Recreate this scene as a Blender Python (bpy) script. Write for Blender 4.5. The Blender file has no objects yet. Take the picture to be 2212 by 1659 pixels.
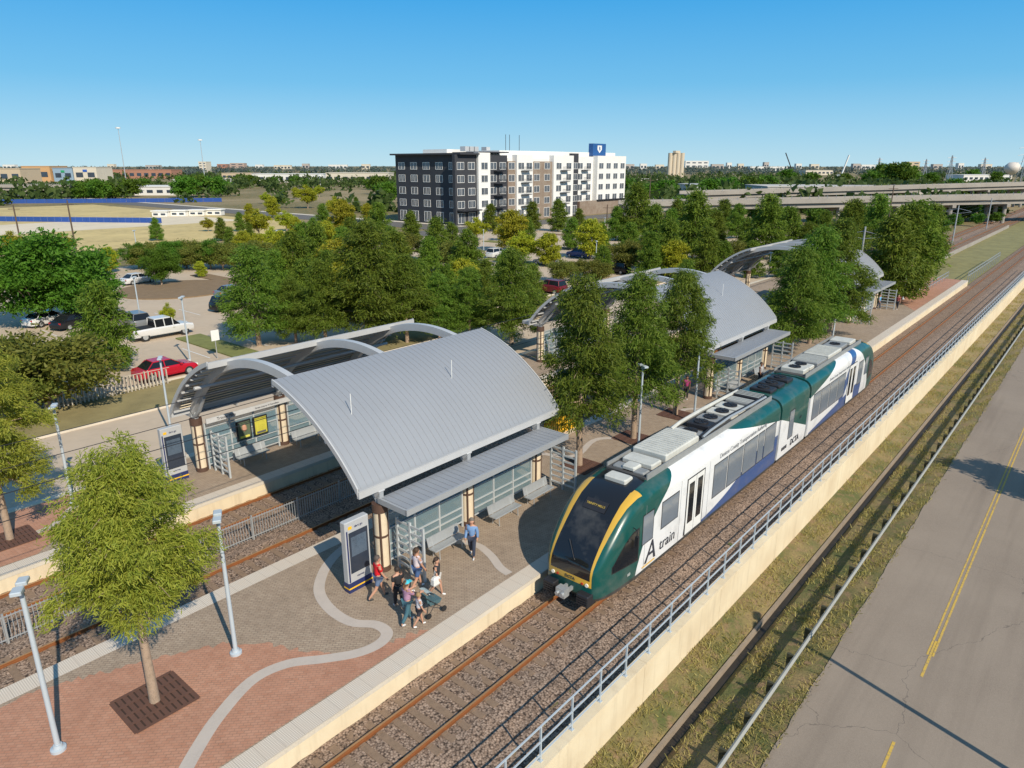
import bpy,bmesh,math,random
import numpy as np
from mathutils import Vector,Matrix
PI=math.pi;RAD=math.radians
random.seed(7)
S=bpy.context.scene
COL=S.collection
# ---------- camera model (measured on the photo, 2212 px wide copy)
F_=1520.;HC=15.5;VPX=2455.;HY=357.
pitch=math.atan((829.5-HY)/F_);az=math.atan((VPX-1106)/math.hypot(F_,829.5-HY))
cp,sp,ca,sa=math.cos(pitch),math.sin(pitch),math.cos(az),math.sin(az)
def ray(u,v):
    x=u-1106.;yd=v-829.5;f=F_*cp-yd*sp
    return Vector((f*ca+x*sa,f*sa-x*ca,-(F_*sp+yd*cp)))
def g(u,v,z=0.):
    d=ray(u,v);t=(z-HC)/d.z
    return Vector((d.x*t,d.y*t,z))
def gY(u,v,Y):
    d=ray(u,v);t=Y/d.y
    return Vector((d.x*t,Y,HC+d.z*t))
def ztop(p,v):
    f0=p.x*ca+p.y*sa;yd=v-829.5
    return HC-(F_*sp+yd*cp)*f0/(F_*cp-yd*sp)
# ---------- node helpers
class E:
    def __init__(s,nt,o): s.nt=nt;s.o=o
    def op(s,t,*a):
        n=s.nt.nodes.new('ShaderNodeMath');n.operation=t
        s.nt.links.new(s.o,n.inputs[0])
        for i,b in enumerate(a):
            if isinstance(b,E): s.nt.links.new(b.o,n.inputs[i+1])
            else: n.inputs[i+1].default_value=b
        return E(s.nt,n.outputs[0])
    def __add__(s,b): return s.op('ADD',b)
    def __sub__(s,b): return s.op('SUBTRACT',b)
    def __mul__(s,b): return s.op('MULTIPLY',b)
    def gt(s,b): return s.op('GREATER_THAN',b)
    def lt(s,b): return s.op('LESS_THAN',b)
    def mx(s,b): return s.op('MAXIMUM',b)
    def mn(s,b): return s.op('MINIMUM',b)
    def ab(s): return s.op('ABSOLUTE')
def newmat(name):
    m=bpy.data.materials.new(name);m.use_nodes=True
    nt=m.node_tree;b=nt.nodes['Principled BSDF']
    return m,nt,b
def coords(nt,kind):
    if kind=='pos': return nt.nodes.new('ShaderNodeNewGeometry').outputs['Position']
    return nt.nodes.new('ShaderNodeTexCoord').outputs['Object']
def noise(nt,co,scale,detail=3,rough=.6):
    n=nt.nodes.new('ShaderNodeTexNoise');n.inputs['Scale'].default_value=scale;n.inputs['Detail'].default_value=detail
    n.inputs['Roughness'].default_value=rough
    nt.links.new(co,n.inputs['Vector']);return n.outputs['Fac']
def rgbmix(nt,f,a,b,bt='MIX'):
    n=nt.nodes.new('ShaderNodeMix');n.data_type='RGBA';n.blend_type=bt
    if isinstance(f,bpy.types.NodeSocket): nt.links.new(f,n.inputs[0])
    else: n.inputs[0].default_value=f
    for k,c in ((6,a),(7,b)):
        if isinstance(c,bpy.types.NodeSocket): nt.links.new(c,n.inputs[k])
        else: n.inputs[k].default_value=(c[0],c[1],c[2],1)
    return n.outputs[2]
def ramp(nt,f,lo,hi):
    n=nt.nodes.new('ShaderNodeMapRange');n.inputs[1].default_value=lo;n.inputs[2].default_value=hi
    nt.links.new(f,n.inputs[0]);return n.outputs[0]
def bump(nt,b,h,st,dist=.02):
    n=nt.nodes.new('ShaderNodeBump');n.inputs['Strength'].default_value=st;n.inputs['Distance'].default_value=dist
    nt.links.new(h,n.inputs['Height']);nt.links.new(n.outputs[0],b.inputs['Normal'])
MC={}
def mat(name,col,rough=.6,metal=0.,var=.15,vs=1.5,bs=0.,bst=.3,kind='obj',fine=25.):
    if name in MC: return MC[name]
    m,nt,b=newmat(name);co=coords(nt,kind)
    n1=ramp(nt,noise(nt,co,vs,5,.65),.3,.7);n2=noise(nt,co,fine,2)
    c=rgbmix(nt,n1,[x*(1-var) for x in col],[min(1,x*(1+var)) for x in col])
    c=rgbmix(nt,ramp(nt,n2,.3,.7),c,[min(1,x*(1+var*.6)) for x in col])
    nt.links.new(c,b.inputs['Base Color']);b.inputs['Roughness'].default_value=rough;b.inputs['Metallic'].default_value=metal
    if bs: bump(nt,b,noise(nt,co,bs,3),bst)
    MC[name]=m;return m
def leafmat(name,dark,light,yel=None,tl=.4):
    m,nt,b=newmat(name);co=coords(nt,'pos')
    f=ramp(nt,noise(nt,co,.9,3),.32,.68)
    c=rgbmix(nt,f,dark,light)
    ge=nt.nodes.new('ShaderNodeNewGeometry');r=ge.outputs['Random Per Island']
    c=rgbmix(nt,ramp(nt,r,.0,1.),c,rgbmix(nt,.5,light,yel or light))
    oi=nt.nodes.new('ShaderNodeObjectInfo')
    hs=nt.nodes.new('ShaderNodeHueSaturation');nt.links.new(c,hs.inputs['Color'])
    hv=E(nt,oi.outputs['Random'])*.04+.482;nt.links.new(hv.o,hs.inputs['Hue'])
    vv=E(nt,oi.outputs['Random'])*.45+.9;nt.links.new(vv.o,hs.inputs['Value'])
    b.inputs['Roughness'].default_value=.55;b.inputs['Specular IOR Level'].default_value=.2
    nt.links.new(hs.outputs[0],b.inputs['Base Color'])
    tr=nt.nodes.new('ShaderNodeBsdfTranslucent');nt.links.new(hs.outputs[0],tr.inputs[0])
    ms=nt.nodes.new('ShaderNodeMixShader');ms.inputs[0].default_value=tl
    nt.links.new(b.outputs[0],ms.inputs[1]);nt.links.new(tr.outputs[0],ms.inputs[2])
    nt.links.new(ms.outputs[0],nt.nodes['Material Output'].inputs[0]);return m
def brickmat(name,c1,c2,mort,bw=.2,rh=.1,ms=.012,rot=45):
    m,nt,b=newmat(name);co=coords(nt,'pos')
    mp=nt.nodes.new('ShaderNodeMapping');mp.inputs['Rotation'].default_value=(0,0,RAD(rot));nt.links.new(co,mp.inputs[0])
    br=nt.nodes.new('ShaderNodeTexBrick');nt.links.new(mp.outputs[0],br.inputs['Vector'])
    br.inputs['Color1'].default_value=(*c1,1);br.inputs['Color2'].default_value=(*c2,1);br.inputs['Mortar'].default_value=(*mort,1)
    br.inputs['Scale'].default_value=1;br.inputs['Brick Width'].default_value=bw;br.inputs['Row Height'].default_value=rh
    br.inputs['Mortar Size'].default_value=ms;br.inputs['Bias'].default_value=0
    c=rgbmix(nt,ramp(nt,noise(nt,co,.6,5),.35,.7),br.outputs[0],[x*.6 for x in c1],'MIX')
    c2_=rgbmix(nt,.5,br.outputs[0],c)
    c3=rgbmix(nt,ramp(nt,noise(nt,co,3.,4),.3,.75),c2_,[min(1,x*1.25) for x in c2]);
    c4=rgbmix(nt,.35,c2_,c3)
    nt.links.new(c4,b.inputs['Base Color']);b.inputs['Roughness'].default_value=.85
    bump(nt,b,br.outputs['Fac'],-.25,.01);return m
# ---------- mesh builder
def root_loc(o):
    while o.parent: o=o.parent
    return o.location
class MB:
    def __init__(s): s.v=[];s.f=[];s.mi=[]
    def add(s,vs,fs,mi=0):
        n=len(s.v);s.v+=[tuple(v) for v in vs];s.f+=[tuple(i+n for i in f) for f in fs];s.mi+=[mi]*len(fs)
    def box(s,x0,x1,y0,y1,z0,z1,mi=0):
        s.add([(x0,y0,z0),(x1,y0,z0),(x1,y1,z0),(x0,y1,z0),(x0,y0,z1),(x1,y0,z1),(x1,y1,z1),(x0,y1,z1)],
          [(3,2,1,0),(4,5,6,7),(0,1,5,4),(1,2,6,5),(2,3,7,6),(3,0,4,7)],mi);return s
    def bevbox(s,x0,x1,y0,y1,z0,z1,b=.03,mi=0):
        r=[(x0+b,y0),(x1-b,y0),(x1,y0+b),(x1,y1-b),(x1-b,y1),(x0+b,y1),(x0,y1-b),(x0,y0+b)]
        r2=[(x0+2*b,y0+b),(x1-2*b,y0+b),(x1-b,y0+2*b),(x1-b,y1-2*b),(x1-2*b,y1-b),(x0+2*b,y1-b),(x0+b,y1-2*b),(x0+b,y0+2*b)]
        rings=[[(x,y,z0) for x,y in r],[(x,y,z1-b) for x,y in r],[(x,y,z1) for x,y in r2]]
        s.loft(rings,True,mi);return s
    def loft(s,rings,cap=True,mi=0,closed=True):
        n=len(rings[0]);vs=[p for r in rings for p in r];fs=[]
        for i in range(len(rings)-1):
            for j in range(n if closed else n-1):
                k=(j+1)%n;fs.append((i*n+j,i*n+k,(i+1)*n+k,(i+1)*n+j))
        if cap: fs.append(tuple(reversed(range(n))));fs.append(tuple(range((len(rings)-1)*n,len(rings)*n)))
        s.add(vs,fs,mi);return s
    def cyl(s,p0,p1,r0,r1=None,n=10,mi=0):
        p0=Vector(p0);p1=Vector(p1);r1=r0 if r1 is None else r1
        d=(p1-p0).normalized();a=d.orthogonal().normalized();b=d.cross(a)
        rg=[[p+(a*math.cos(2*PI*k/n)+b*math.sin(2*PI*k/n))*r for k in range(n)] for p,r in ((p0,r0),(p1,r1))]
        s.loft(rg,True,mi);return s
    def tube(s,pts,r,n=6,mi=0):
        pts=[Vector(p) for p in pts];rg=[]
        rr=r if isinstance(r,(list,tuple)) else [r]*len(pts)
        a=None
        for i,p in enumerate(pts):
            d=(pts[min(i+1,len(pts)-1)]-pts[max(i-1,0)]).normalized()
            if a is None: a=d.orthogonal().normalized()
            else:
                a=(a-d*a.dot(d));a=a.normalized() if a.length>1e-6 else d.orthogonal().normalized()
            b=d.cross(a)
            rg.append([p+(a*math.cos(2*PI*k/n)+b*math.sin(2*PI*k/n))*rr[i] for k in range(n)])
        s.loft(rg,True,mi);return s
    def bar(s,p0,p1,w,h,mi=0):
        p0=Vector(p0);p1=Vector(p1);d=(p1-p0).normalized()
        a=d.cross(Vector((0,0,1)));a=Vector((1,0,0)) if a.length<1e-3 else a.normalized()
        b=a.cross(d).normalized()
        rg=[[p+a*w/2*i+b*h/2*j for i,j in ((-1,-1),(1,-1),(1,1),(-1,1))] for p in (p0,p1)]
        s.loft(rg,True,mi);return s
    def lathe(s,prof,n=16,mi=0,c=(0,0,0)):
        rg=[[(c[0]+r*math.cos(2*PI*k/n),c[1]+r*math.sin(2*PI*k/n),c[2]+z) for k in range(n)] for r,z in prof]
        s.loft(rg,True,mi);return s
    def poly(s,pts,mi=0): s.add(pts,[tuple(range(len(pts)))],mi);return s
    def build(s,name,m,parent=None,smooth=False,fix=True):
        me=bpy.data.meshes.new(name)
        off=root_loc(parent) if parent else Vector((0,0,0))
        me.from_pydata([(v[0]-off.x,v[1]-off.y,v[2]-off.z) for v in s.v],[],s.f)
        for x in (m if isinstance(m,(list,tuple)) else [m]): me.materials.append(x)
        me.polygons.foreach_set('material_index',s.mi)
        if fix:
            bm=bmesh.new();bm.from_mesh(me);bmesh.ops.recalc_face_normals(bm,faces=bm.faces);bm.to_mesh(me);bm.free()
        if smooth:
            me.polygons.foreach_set('use_smooth',[True]*len(me.polygons))
            me.set_sharp_from_angle(angle=RAD(40))
        me.update()
        o=bpy.data.objects.new(name,me);COL.objects.link(o)
        if parent: o.parent=parent
        return o
def tag(o,label,cat,group=None):
    o['label']=label;o['category']=cat
    if group: o['group']=group
    return o
def struct(o): o['kind']='structure';return o
def thing(name,label,cat,loc=(0,0,0),group=None):
    o=bpy.data.objects.new(name,None);COL.objects.link(o);o.location=loc;o.empty_display_size=.2
    return tag(o,label,cat,group)
def dup(o,loc=None,rz=None,sc=None,label=None,group=None,parent=None):
    c=o.copy();COL.objects.link(c)
    if parent: c.parent=parent
    if loc is not None: c.location=loc
    if rz is not None: c.rotation_euler=(0,0,rz)
    if sc is not None: c.scale=sc if isinstance(sc,(tuple,list)) else (sc,sc,sc)
    if label: c['label']=label
    if group: c['group']=group
    for ch in list(o.children): dup(ch,parent=c)
    return c
def text(name,s,size,loc,rot,m,parent,ital=0.,bold=0.,sx=1.):
    cu=bpy.data.curves.new('t','FONT');cu.body=s;cu.size=size;cu.extrude=.003;cu.shear=ital;cu.offset=bold
    cu.align_x='CENTER';cu.align_y='CENTER';cu.resolution_u=3
    o=bpy.data.objects.new('t',cu);COL.objects.link(o)
    dg=bpy.context.evaluated_depsgraph_get();dg.update()
    me=bpy.data.meshes.new_from_object(o.evaluated_get(dg))
    bpy.data.objects.remove(o)
    off=root_loc(parent) if parent else Vector((0,0,0))
    Mx=Matrix.Translation(Vector(loc)-off)@Matrix.Rotation(rot[2],4,'Z')@Matrix.Rotation(rot[0],4,'X')@Matrix.Diagonal((sx,1,1,1))
    me.transform(Mx);me.materials.clear();me.materials.append(m)
    r=bpy.data.objects.new(name,me);COL.objects.link(r);r.parent=parent;return r
def skin(name,V,Ed,Rd,m,parent,sub=1):
    me=bpy.data.meshes.new('s');me.from_pydata(V,Ed,[])
    o=bpy.data.objects.new('s',me);COL.objects.link(o)
    o.modifiers.new('k','SKIN')
    sv=me.skin_vertices[0].data
    for i,r in enumerate(Rd): sv[i].radius=(r,r) if not isinstance(r,tuple) else r
    sv[0].use_root=True
    q=o.modifiers.new('u','SUBSURF');q.levels=sub
    dg=bpy.context.evaluated_depsgraph_get();dg.update()
    m2=bpy.data.meshes.new_from_object(o.evaluated_get(dg))
    bpy.data.objects.remove(o)
    m2.materials.clear();m2.materials.append(m)
    m2.polygons.foreach_set('use_smooth',[True]*len(m2.polygons))
    r=bpy.data.objects.new(name,m2);COL.objects.link(r);r.parent=parent;return r
# ---------- shared materials
M_white=mat('white paint',(.72,.72,.70),.45,0,.06)
M_steel=mat('grey painted steel',(.38,.395,.41),.4,.2,.08)
M_steel_l=mat('pale painted steel',(.49,.495,.50),.4,.1,.08)
M_galv=mat('galvanised steel',(.46,.48,.49),.45,.5,.12,6)
M_dark=mat('dark metal',(.03,.03,.035),.5,.3,.2)
M_black=mat('black rubber',(.015,.015,.016),.8,0,.2)
M_conc=mat('concrete',(.56,.50,.41),.9,0,.2,.7,18,.3,'pos')
M_conc2=mat('shade toned bridge concrete',(.29,.265,.235),.9,0,.25,.15,0,.3,'pos',3)  # grey brown of the overpass's shadow side put into the base colour
M_navy=mat('navy panel',(.02,.03,.11),.4)
M_yel=mat('yellow paint',(.80,.46,.02),.5)
M_blackglass=mat('black glass',(.012,.014,.018),.08,0,.1)
M_lens=mat('lamp lens',(.8,.78,.7),.2)
M_red=mat('red lens',(.5,.02,.015),.3)
M_bluep=mat('pale blue painted pole',(.46,.52,.57),.45,.1,.06)
M_ink=mat('dark lettering',(.03,.035,.05),.5)
M_grayink=mat('grey lettering',(.22,.23,.25),.5)
M_skinA=mat('skin',(.5,.27,.18),.55,0,.06)
m,nt,bs=newmat('cream concrete wall');co=coords(nt,'pos')
mp=nt.nodes.new('ShaderNodeMapping');mp.inputs['Scale'].default_value=(2.2,1,.18);nt.links.new(co,mp.inputs[0])
a=rgbmix(nt,ramp(nt,noise(nt,co,.5,5),.3,.7),(.64,.52,.35),(.76,.65,.46))
a=rgbmix(nt,(E(nt,ramp(nt,noise(nt,mp.outputs[0],1.5,4),.52,.8))*.5).o,a,(.42,.33,.22))
nt.links.new(a,bs.inputs['Base Color']);bs.inputs['Roughness'].default_value=.9;bump(nt,bs,noise(nt,co,22,3),.2);M_concw=m
m,nt,bs=newmat('worn yellow road paint');co=coords(nt,'pos')
a=rgbmix(nt,ramp(nt,noise(nt,co,9,4),.48,.7),(.58,.38,.07),(.26,.205,.14))
nt.links.new(a,bs.inputs['Base Color']);bs.inputs['Roughness'].default_value=.9;M_yelroad=m
# ================= PEOPLE
def person(p,head,H,label,shirt,pants,hair,stride=.35,long=False,sleeve=.5,shoe=(.6,.6,.6),armb=0.,cap=None,longhair=False,armsf=None,skinm=None,group=None):
    r=thing('person',label,'person',(0,0,0),group)
    s=H
    a=stride
    V=[];Ed=[];Rr=[]
    def av(x,y,z,rr,par=None):
        V.append((x*s,y*s,z*s));Rr.append(rr*s)
        if par is not None: Ed.append((par,len(V)-1))
        return len(V)-1
    pel=av(0,0,.53,.066);wa=av(0,0,.60,.056,pel);chs=av(0.005,0,.71,.07,wa);uc=av(0,0,.785,.056,chs)
    nk=av(.004,0,.84,.03,uc);h1=av(.012,0,.885,.046,nk);h2=av(.008,0,.93,.058,h1);h3=av(0,0,.965,.045,h2)
    av(.072,0,.915,.009,h2);av(0,.064,.925,.009,h2);av(0,-.064,.925,.009,h2)
    arms={};legs={}
    for sd in (1,-1):
        th=(-a*.8*sd) if armsf is None else armsf
        sh=av(0,.098*sd,.79,.036,uc)
        e=(math.sin(th)*.16,.125*sd,.79-math.cos(th)*.16)
        el=av(*e,.026,sh)
        t2=th+.25+armb
        w=(e[0]+math.sin(t2)*.14,.13*sd,e[2]-math.cos(t2)*.14)
        wr=av(*w,.018,el)
        dx,dz=math.sin(t2+.15),-math.cos(t2+.15)
        pm=av(w[0]+dx*.035,.128*sd,w[2]+dz*.035,.017,wr)
        for k,(oy,ln) in enumerate(((-.015,.034),(-.005,.04),(.005,.042),(.015,.037))):
            bx=w[0]+dx*.048;bz=w[2]+dz*.048
            f1=av(bx-dz*oy,.128*sd,bz+dx*oy,.0062,pm)
            av(bx-dz*oy+dx*ln,.124*sd,bz+dx*oy+dz*ln,.0052,f1)
        tb=av(w[0]+dx*.02-dz*.028,.122*sd,w[2]+dz*.02+dx*.028,.0068,wr);av(w[0]+dx*.045-dz*.036,.118*sd,w[2]+dz*.045+dx*.036,.0058,tb)
        arms[sd]=(sh,el,wr)
        tl=a*sd;bend=0.08 if tl>0 else -.35*abs(a)/.35-.05
        hp=av(0,.05*sd,.50,.054,pel)
        kx,kz=math.sin(tl)*.235,.50-math.cos(tl)*.235
        kn=av(kx,.056*sd,kz,.037,hp)
        t3=tl-abs(bend)
        ax_,az2=kx+math.sin(t3)*.22,kz-math.cos(t3)*.22
        cf=av(kx+(ax_-kx)*.35,.056*sd,kz+(az2-kz)*.35,.033,kn)
        an=av(ax_,.056*sd,az2,.02,cf)
        hl=av(ax_-.012,.056*sd,az2-.03,.019,an)
        to=av(ax_+.085,.062*sd,az2-.038+ (0.0 if tl>=0 else -.01),.016,hl)
        legs[sd]=(hp,kn,cf,an,hl,to)
    zm=min(v[2] for v in V)-.016*s
    V=[(x,y,z-zm) for x,y,z in V]
    sk=skinm or M_skinA
    skin('body',V,Ed,Rr,sk,r,1)
    idx=[pel,wa,chs,uc];V2=[V[i] for i in idx];E2=[(0,1),(1,2),(2,3)];R2=[Rr[pel]*1.22,Rr[wa]*1.4,Rr[chs]*1.32,Rr[uc]*1.22]
    for sd in (1,-1):
        sh,el,wr=arms[sd];V2.append(V[sh]);R2.append(Rr[sh]*1.4);E2.append((3,len(V2)-1));k=len(V2)-1
        A=Vector(V[sh]);B=Vector(V[el])
        q=A.lerp(B,min(1,sleeve*1.6));V2.append(tuple(q));R2.append(.041*s);E2.append((k,len(V2)-1))
        if sleeve>.7:
            q=Vector(V[wr]);V2.append(tuple(q));R2.append(.027*s);E2.append((len(V2)-2,len(V2)-1))
    skin('shirt',V2,E2,R2,mat('cloth %s'%(shirt,),shirt,.85,0,.1,12),r,1)
    V2=[V[pel]];R2=[Rr[pel]*1.25];E2=[]
    for sd in (1,-1):
        hp,kn,cf,an,hl,to=legs[sd]
        V2.append(V[hp]);R2.append(Rr[hp]*1.2);E2.append((0,len(V2)-1))
        A=Vector(V[hp]);B=Vector(V[kn])
        if long:
            for j,rr in ((kn,.048),(an,.034)): V2.append(V[j]);R2.append(rr*s);E2.append((len(V2)-2,len(V2)-1))
        else:
            V2.append(tuple(A.lerp(B,.8)));R2.append(.052*s);E2.append((len(V2)-2,len(V2)-1))
    skin('trousers' if long else 'shorts',V2,E2,R2,mat('cloth %s'%(pants,),pants,.85,0,.12,12),r,1)
    for sd in (1,-1):
        an,hl,to=legs[sd][3:]
        A=Vector(V[hl]);B=Vector(V[to])
        skin('shoe',[tuple(A),tuple(A.lerp(B,.5)),tuple(B)],[(0,1),(1,2)],[.025*s,.024*s,.02*s],mat('shoe %s'%(shoe,),shoe,.7),r,1)
    hc=V[h2];hb=MB();n=12;rg=[]
    for i in range(7):
        ph=i/6*PI*.62+.01;rr=math.sin(ph)*.066*s;zz=math.cos(ph)*.07*s
        rg.append([(hc[0]-.012*s+rr*math.cos(2*PI*k/n)*(1.0 if math.cos(2*PI*k/n)<.2 else .86),hc[1]+rr*math.sin(2*PI*k/n),hc[2]+.008*s+zz+(.03*s*max(0,math.cos(2*PI*k/n)) if i>3 else 0)) for k in range(n)])
    hb.loft(rg,True)
    hb.build('hair',mat('hair %s'%(hair,),hair,.7),r,True)
    if longhair:
        skin('ponytail',[(hc[0]-.06*s,0,hc[2]),(hc[0]-.085*s,0,hc[2]-.05*s),(hc[0]-.07*s,0,hc[2]-.12*s)],[(0,1),(1,2)],[.02*s,.026*s,.01*s],mat('hair %s'%(hair,),hair,.7),r,1)
    if cap:
        cb=MB();cm=mat('cap %s'%(cap,),cap,.8)
        rg=[[(hc[0]-.004*s+math.sin(ph)*.072*s*math.cos(2*PI*k/n),math.sin(ph)*.072*s*math.sin(2*PI*k/n),hc[2]+.012*s+math.cos(ph)*.066*s) for k in range(n)] for ph in (.05,.5,.95,1.35)]
        cb.loft(rg,True);cb.box(hc[0]+.05*s,hc[0]+.115*s,-.045*s,.045*s,hc[2]+.022*s,hc[2]+.03*s)
        cb.build('cap',cm,r,True)
    for sd in (1,-1):
        eb=MB();eb.lathe([(.001,-.006*s),(.006*s,0),(.001,.006*s)],6,c=(hc[0]+.056*s,.022*s*sd,hc[2]+.004*s));eb.build('eye',M_ink,r,True)
    mb=MB();mb.box(hc[0]+.05*s,hc[0]+.057*s,-.016*s,.016*s,hc[2]-.045*s,hc[2]-.041*s);mb.build('mouth',mat('lips',(.35,.1,.09),.5),r)
    r.location=p;r.rotation_euler=(0,0,head)
    return r
skd=mat('brown skin',(.22,.11,.07),.55,0,.06)
person(g(820,1292),RAD(-20),1.84,'man in a red shirt and blue shorts walking beside the near display kiosk',(.70,.008,.02),(.12,.17,.28),(.09,.07,.06),.34,shoe=(.05,.05,.05))
person(g(862,1311),RAD(75),1.68,'person dressed all in black standing behind the woman in the turquoise cap',(.015,.015,.018),(.02,.02,.024),(.03,.02,.015),.18,long=True,shoe=(.5,.5,.5))
person(g(903,1272),RAD(-10),1.8,'woman in a pale floral top and blue denim shorts nearest the shelter end screen',(.70,.62,.66),(.06,.12,.27),(.06,.035,.02),.3,longhair=True,shoe=(.7,.7,.7))
person(g(882,1345),RAD(-5),1.72,'woman in a turquoise cap and mauve top pushing the stroller',(.42,.24,.36),(.05,.13,.17),(.12,.06,.03),.28,long=True,cap=(.05,.45,.55),longhair=True,armsf=.75,armb=.5)
person(g(907,1352),RAD(-25),1.36,'small child in a light grey t-shirt and dark shorts beside the stroller',(.58,.58,.62),(.03,.03,.04),(.3,.19,.09),.26,shoe=(.7,.7,.7))
person(g(945,1286),RAD(-60),1.62,'girl in a dark top and pale shorts carrying a white bag',(.03,.03,.035),(.45,.43,.4),(.05,.03,.02),.26,longhair=True,shoe=(.75,.75,.75))
person(g(1020,1203),RAD(-150),1.8,'man in a blue long sleeved shirt and dark jeans walking past the benches',(.16,.28,.5),(.03,.04,.07),(.16,.14,.12),.22,long=True,sleeve=1.,shoe=(.6,.6,.6))
person(g(1481,862),RAD(200),1.7,'person in a magenta top standing in shade by the second shelter end',(.35,.04,.16),(.02,.02,.025),(.02,.015,.01),.12,long=True,skinm=skd)
person(g(1640,832),RAD(-90),1.75,'person in light grey top standing under the second shelter awning',(.4,.4,.42),(.03,.04,.06),(.03,.02,.015),.1,long=True,skinm=skd)
person(g(1897,668),RAD(-100),1.72,'person in a sky blue shirt near the third shelter',(.1,.35,.6),(.05,.06,.09),(.05,.03,.02),.2,long=True)
person(g(1937,668),RAD(170),1.7,'person in a dark red top far along the platform beyond the third shelter',(.25,.05,.05),(.03,.03,.04),(.03,.02,.02),.25,long=True)
pb=g(945,1286)+Vector((-.22,-.16,0))
b=MB();b.loft([[(pb.x-w,pb.y-w*.5,z),(pb.x+w,pb.y-w*.5,z),(pb.x+w,pb.y+w*.5,z),(pb.x-w,pb.y+w*.5,z)] for w,z in ((.12,.62),(.17,.68),(.16,.9),(.1,.98))])
b.tube([(pb.x-.08,pb.y,.97),(pb.x-.03,pb.y,1.25),(pb.x+.08,pb.y,.97)],.012,5)
tag(b.build('shoulder_bag',M_white),'white shoulder bag on the girl in the dark top','bag')
p=g(934,1322);st=thing('stroller','folding stroller with pale canopy pushed among the walking group','stroller',(0,0,0))
b=MB()
b.loft([[(-.22,-.2,.45),(.2,-.2,.4),(.2,.2,.4),(-.22,.2,.45)],[(-.3,-.22,.62),(.28,-.22,.55),(.28,.22,.55),(-.3,.22,.62)]]);b.loft([[(-.34,-.2,.6),(-.26,-.2,.6),(-.26,.2,.6),(-.34,.2,.6)],[(-.42,-.2,.95),(-.36,-.2,.95),(-.36,.2,.95),(-.42,.2,.95)]]);b.build('seat',mat('stroller cloth',(.06,.12,.14),.8),st)
b=MB();rg=[]
for i in range(6):
    a=i/5*PI*.55;rg.append([(-.38+.34*math.sin(a),y,.78+.28*math.cos(a)) for y in (-.22,-.1,.1,.22)])
b.loft(rg,False,0,False);b.build('canopy',mat('stroller canopy',(.35,.42,.42),.8),st)
b=MB()
for y in (-.23,.23):
    b.tube([(.35,y,.12),(-.1,y,.55),(-.5,y,.95),(-.6,y,1.0)],.014);b.tube([(-.35,y,.12),(0,y,.5)],.014)
b.tube([(-.6,-.23,1.),(-.6,.23,1.)],.018);b.build('frame',M_dark,st)
for x in (.35,-.35):
    for y in (-.25,.25):
        b=MB();b.cyl((x,y-.02,.11),(x,y+.02,.11),.11,n=14);b.build('wheel',M_black,st)
st.location=p;st.rotation_euler=(0,0,RAD(-5))
# ================= TRAIN
TX,TY,TZ=19.2,13.4,-.6;TL=37.2
tr=thing('diesel_railcar','articulated commuter railcar in green, white, blue and gold livery standing at the island platform','train',(0,0,0))
TT=[(0,.98,1.72,.25,.62),(.07,1.09,1.92,.3,.5),(.25,1.20,2.2,.36,.42),(.55,1.29,2.58,.42,.38),(.95,1.35,3.0,.48,.36),(1.4,1.39,3.42,.52,.35),(1.95,1.42,3.82,.56,.35),(2.6,1.45,4.08,.62,.35),(3.6,1.45,4.22,.7,.35),(99,1.45,4.22,.7,.35)]
def prof(x):
    xm=min(x,TL-x)
    for a,b in zip(TT,TT[1:]):
        if xm<=b[0]:
            t=(xm-a[0])/(b[0]-a[0])
            return [a[k]+(b[k]-a[k])*t for k in range(1,5)]
def section(x):
    w,tp,sh,bt=prof(x);pts=[]
    for (fy,fz) in ((.86,0),(.97,.12),):
        pts.append((w*fy,bt+fz))
    zs=tp-sh
    for k in range(1,5): pts.append((w,bt+.12+(zs-bt-.12)*k/4))
    for k in range(1,7):
        a=k/6*PI/2;pts.append((w-w*.36*(1-math.cos(a)),zs+sh*.85*math.sin(a)))
    pts.append((w*.35,tp-.02));L=pts+[(-y,z) for y,z in reversed(pts)]
    return [(x,y,z) for y,z in L]
m,nt,bs=newmat('railcar livery')
tc=coords(nt,'obj');sx=nt.nodes.new('ShaderNodeSeparateXYZ');nt.links.new(tc,sx.inputs[0])
X=E(nt,sx.outputs[0]);Y=E(nt,sx.outputs[1]).ab();Z=E(nt,sx.outputs[2])
xm=X.mn((X*-1)+TL)
q=(Z-.4).mx(0.)
xb=(q*q)*.22+2.45
green=xm.lt(xb)
mid=((X-19.5).ab()-2.).mx(0.)
green2=Z.gt(mid*.19+2.95)
z2=X.gt(17.35)*X.lt(21.7)
g3=z2*Z.gt(((X-17.35)*-.35)+3.0)
bx_=(X-7.2).mx(0.)
blue=X.gt(7.2)*X.lt(17.3)*Z.lt(((bx_*bx_)*.035).mn(1.5)+.72)
blueb=X.gt(22.5)*X.lt(33.)*Z.lt(((X-22.5)*.1)+.7)
bl3=X.gt(28.)*X.lt(33.5)*((Z*.9)-(X-27.2)).ab().lt(.5)
nose=xm.lt(2.9)
yel=nose*Y.lt((xm*.10)+.98)*Z.gt(1.08)
blk=xm.lt(2.75)*Y.lt((xm*.0)+.90)*Z.gt(1.34)
brow=Z.gt(4.0)*Y.lt(.92)*xm.lt(3.7)
c=rgbmix(nt,blue.mx(blueb).mx(bl3).o,(.76,.77,.78),(.03,.085,.25))
c=rgbmix(nt,green.mx(green2).mx(g3).o,c,(.004,.075,.066))
c=rgbmix(nt,yel.o,c,(.64,.38,.05))
c=rgbmix(nt,blk.mx(brow).o,c,(.012,.013,.016))
dk=Z.lt(.62);c=rgbmix(nt,dk.o,c,(.03,.035,.035))
gr=noise(nt,tc,.8,5);c=rgbmix(nt,ramp(nt,gr,.5,1.2),c,(.2,.19,.17))
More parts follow.
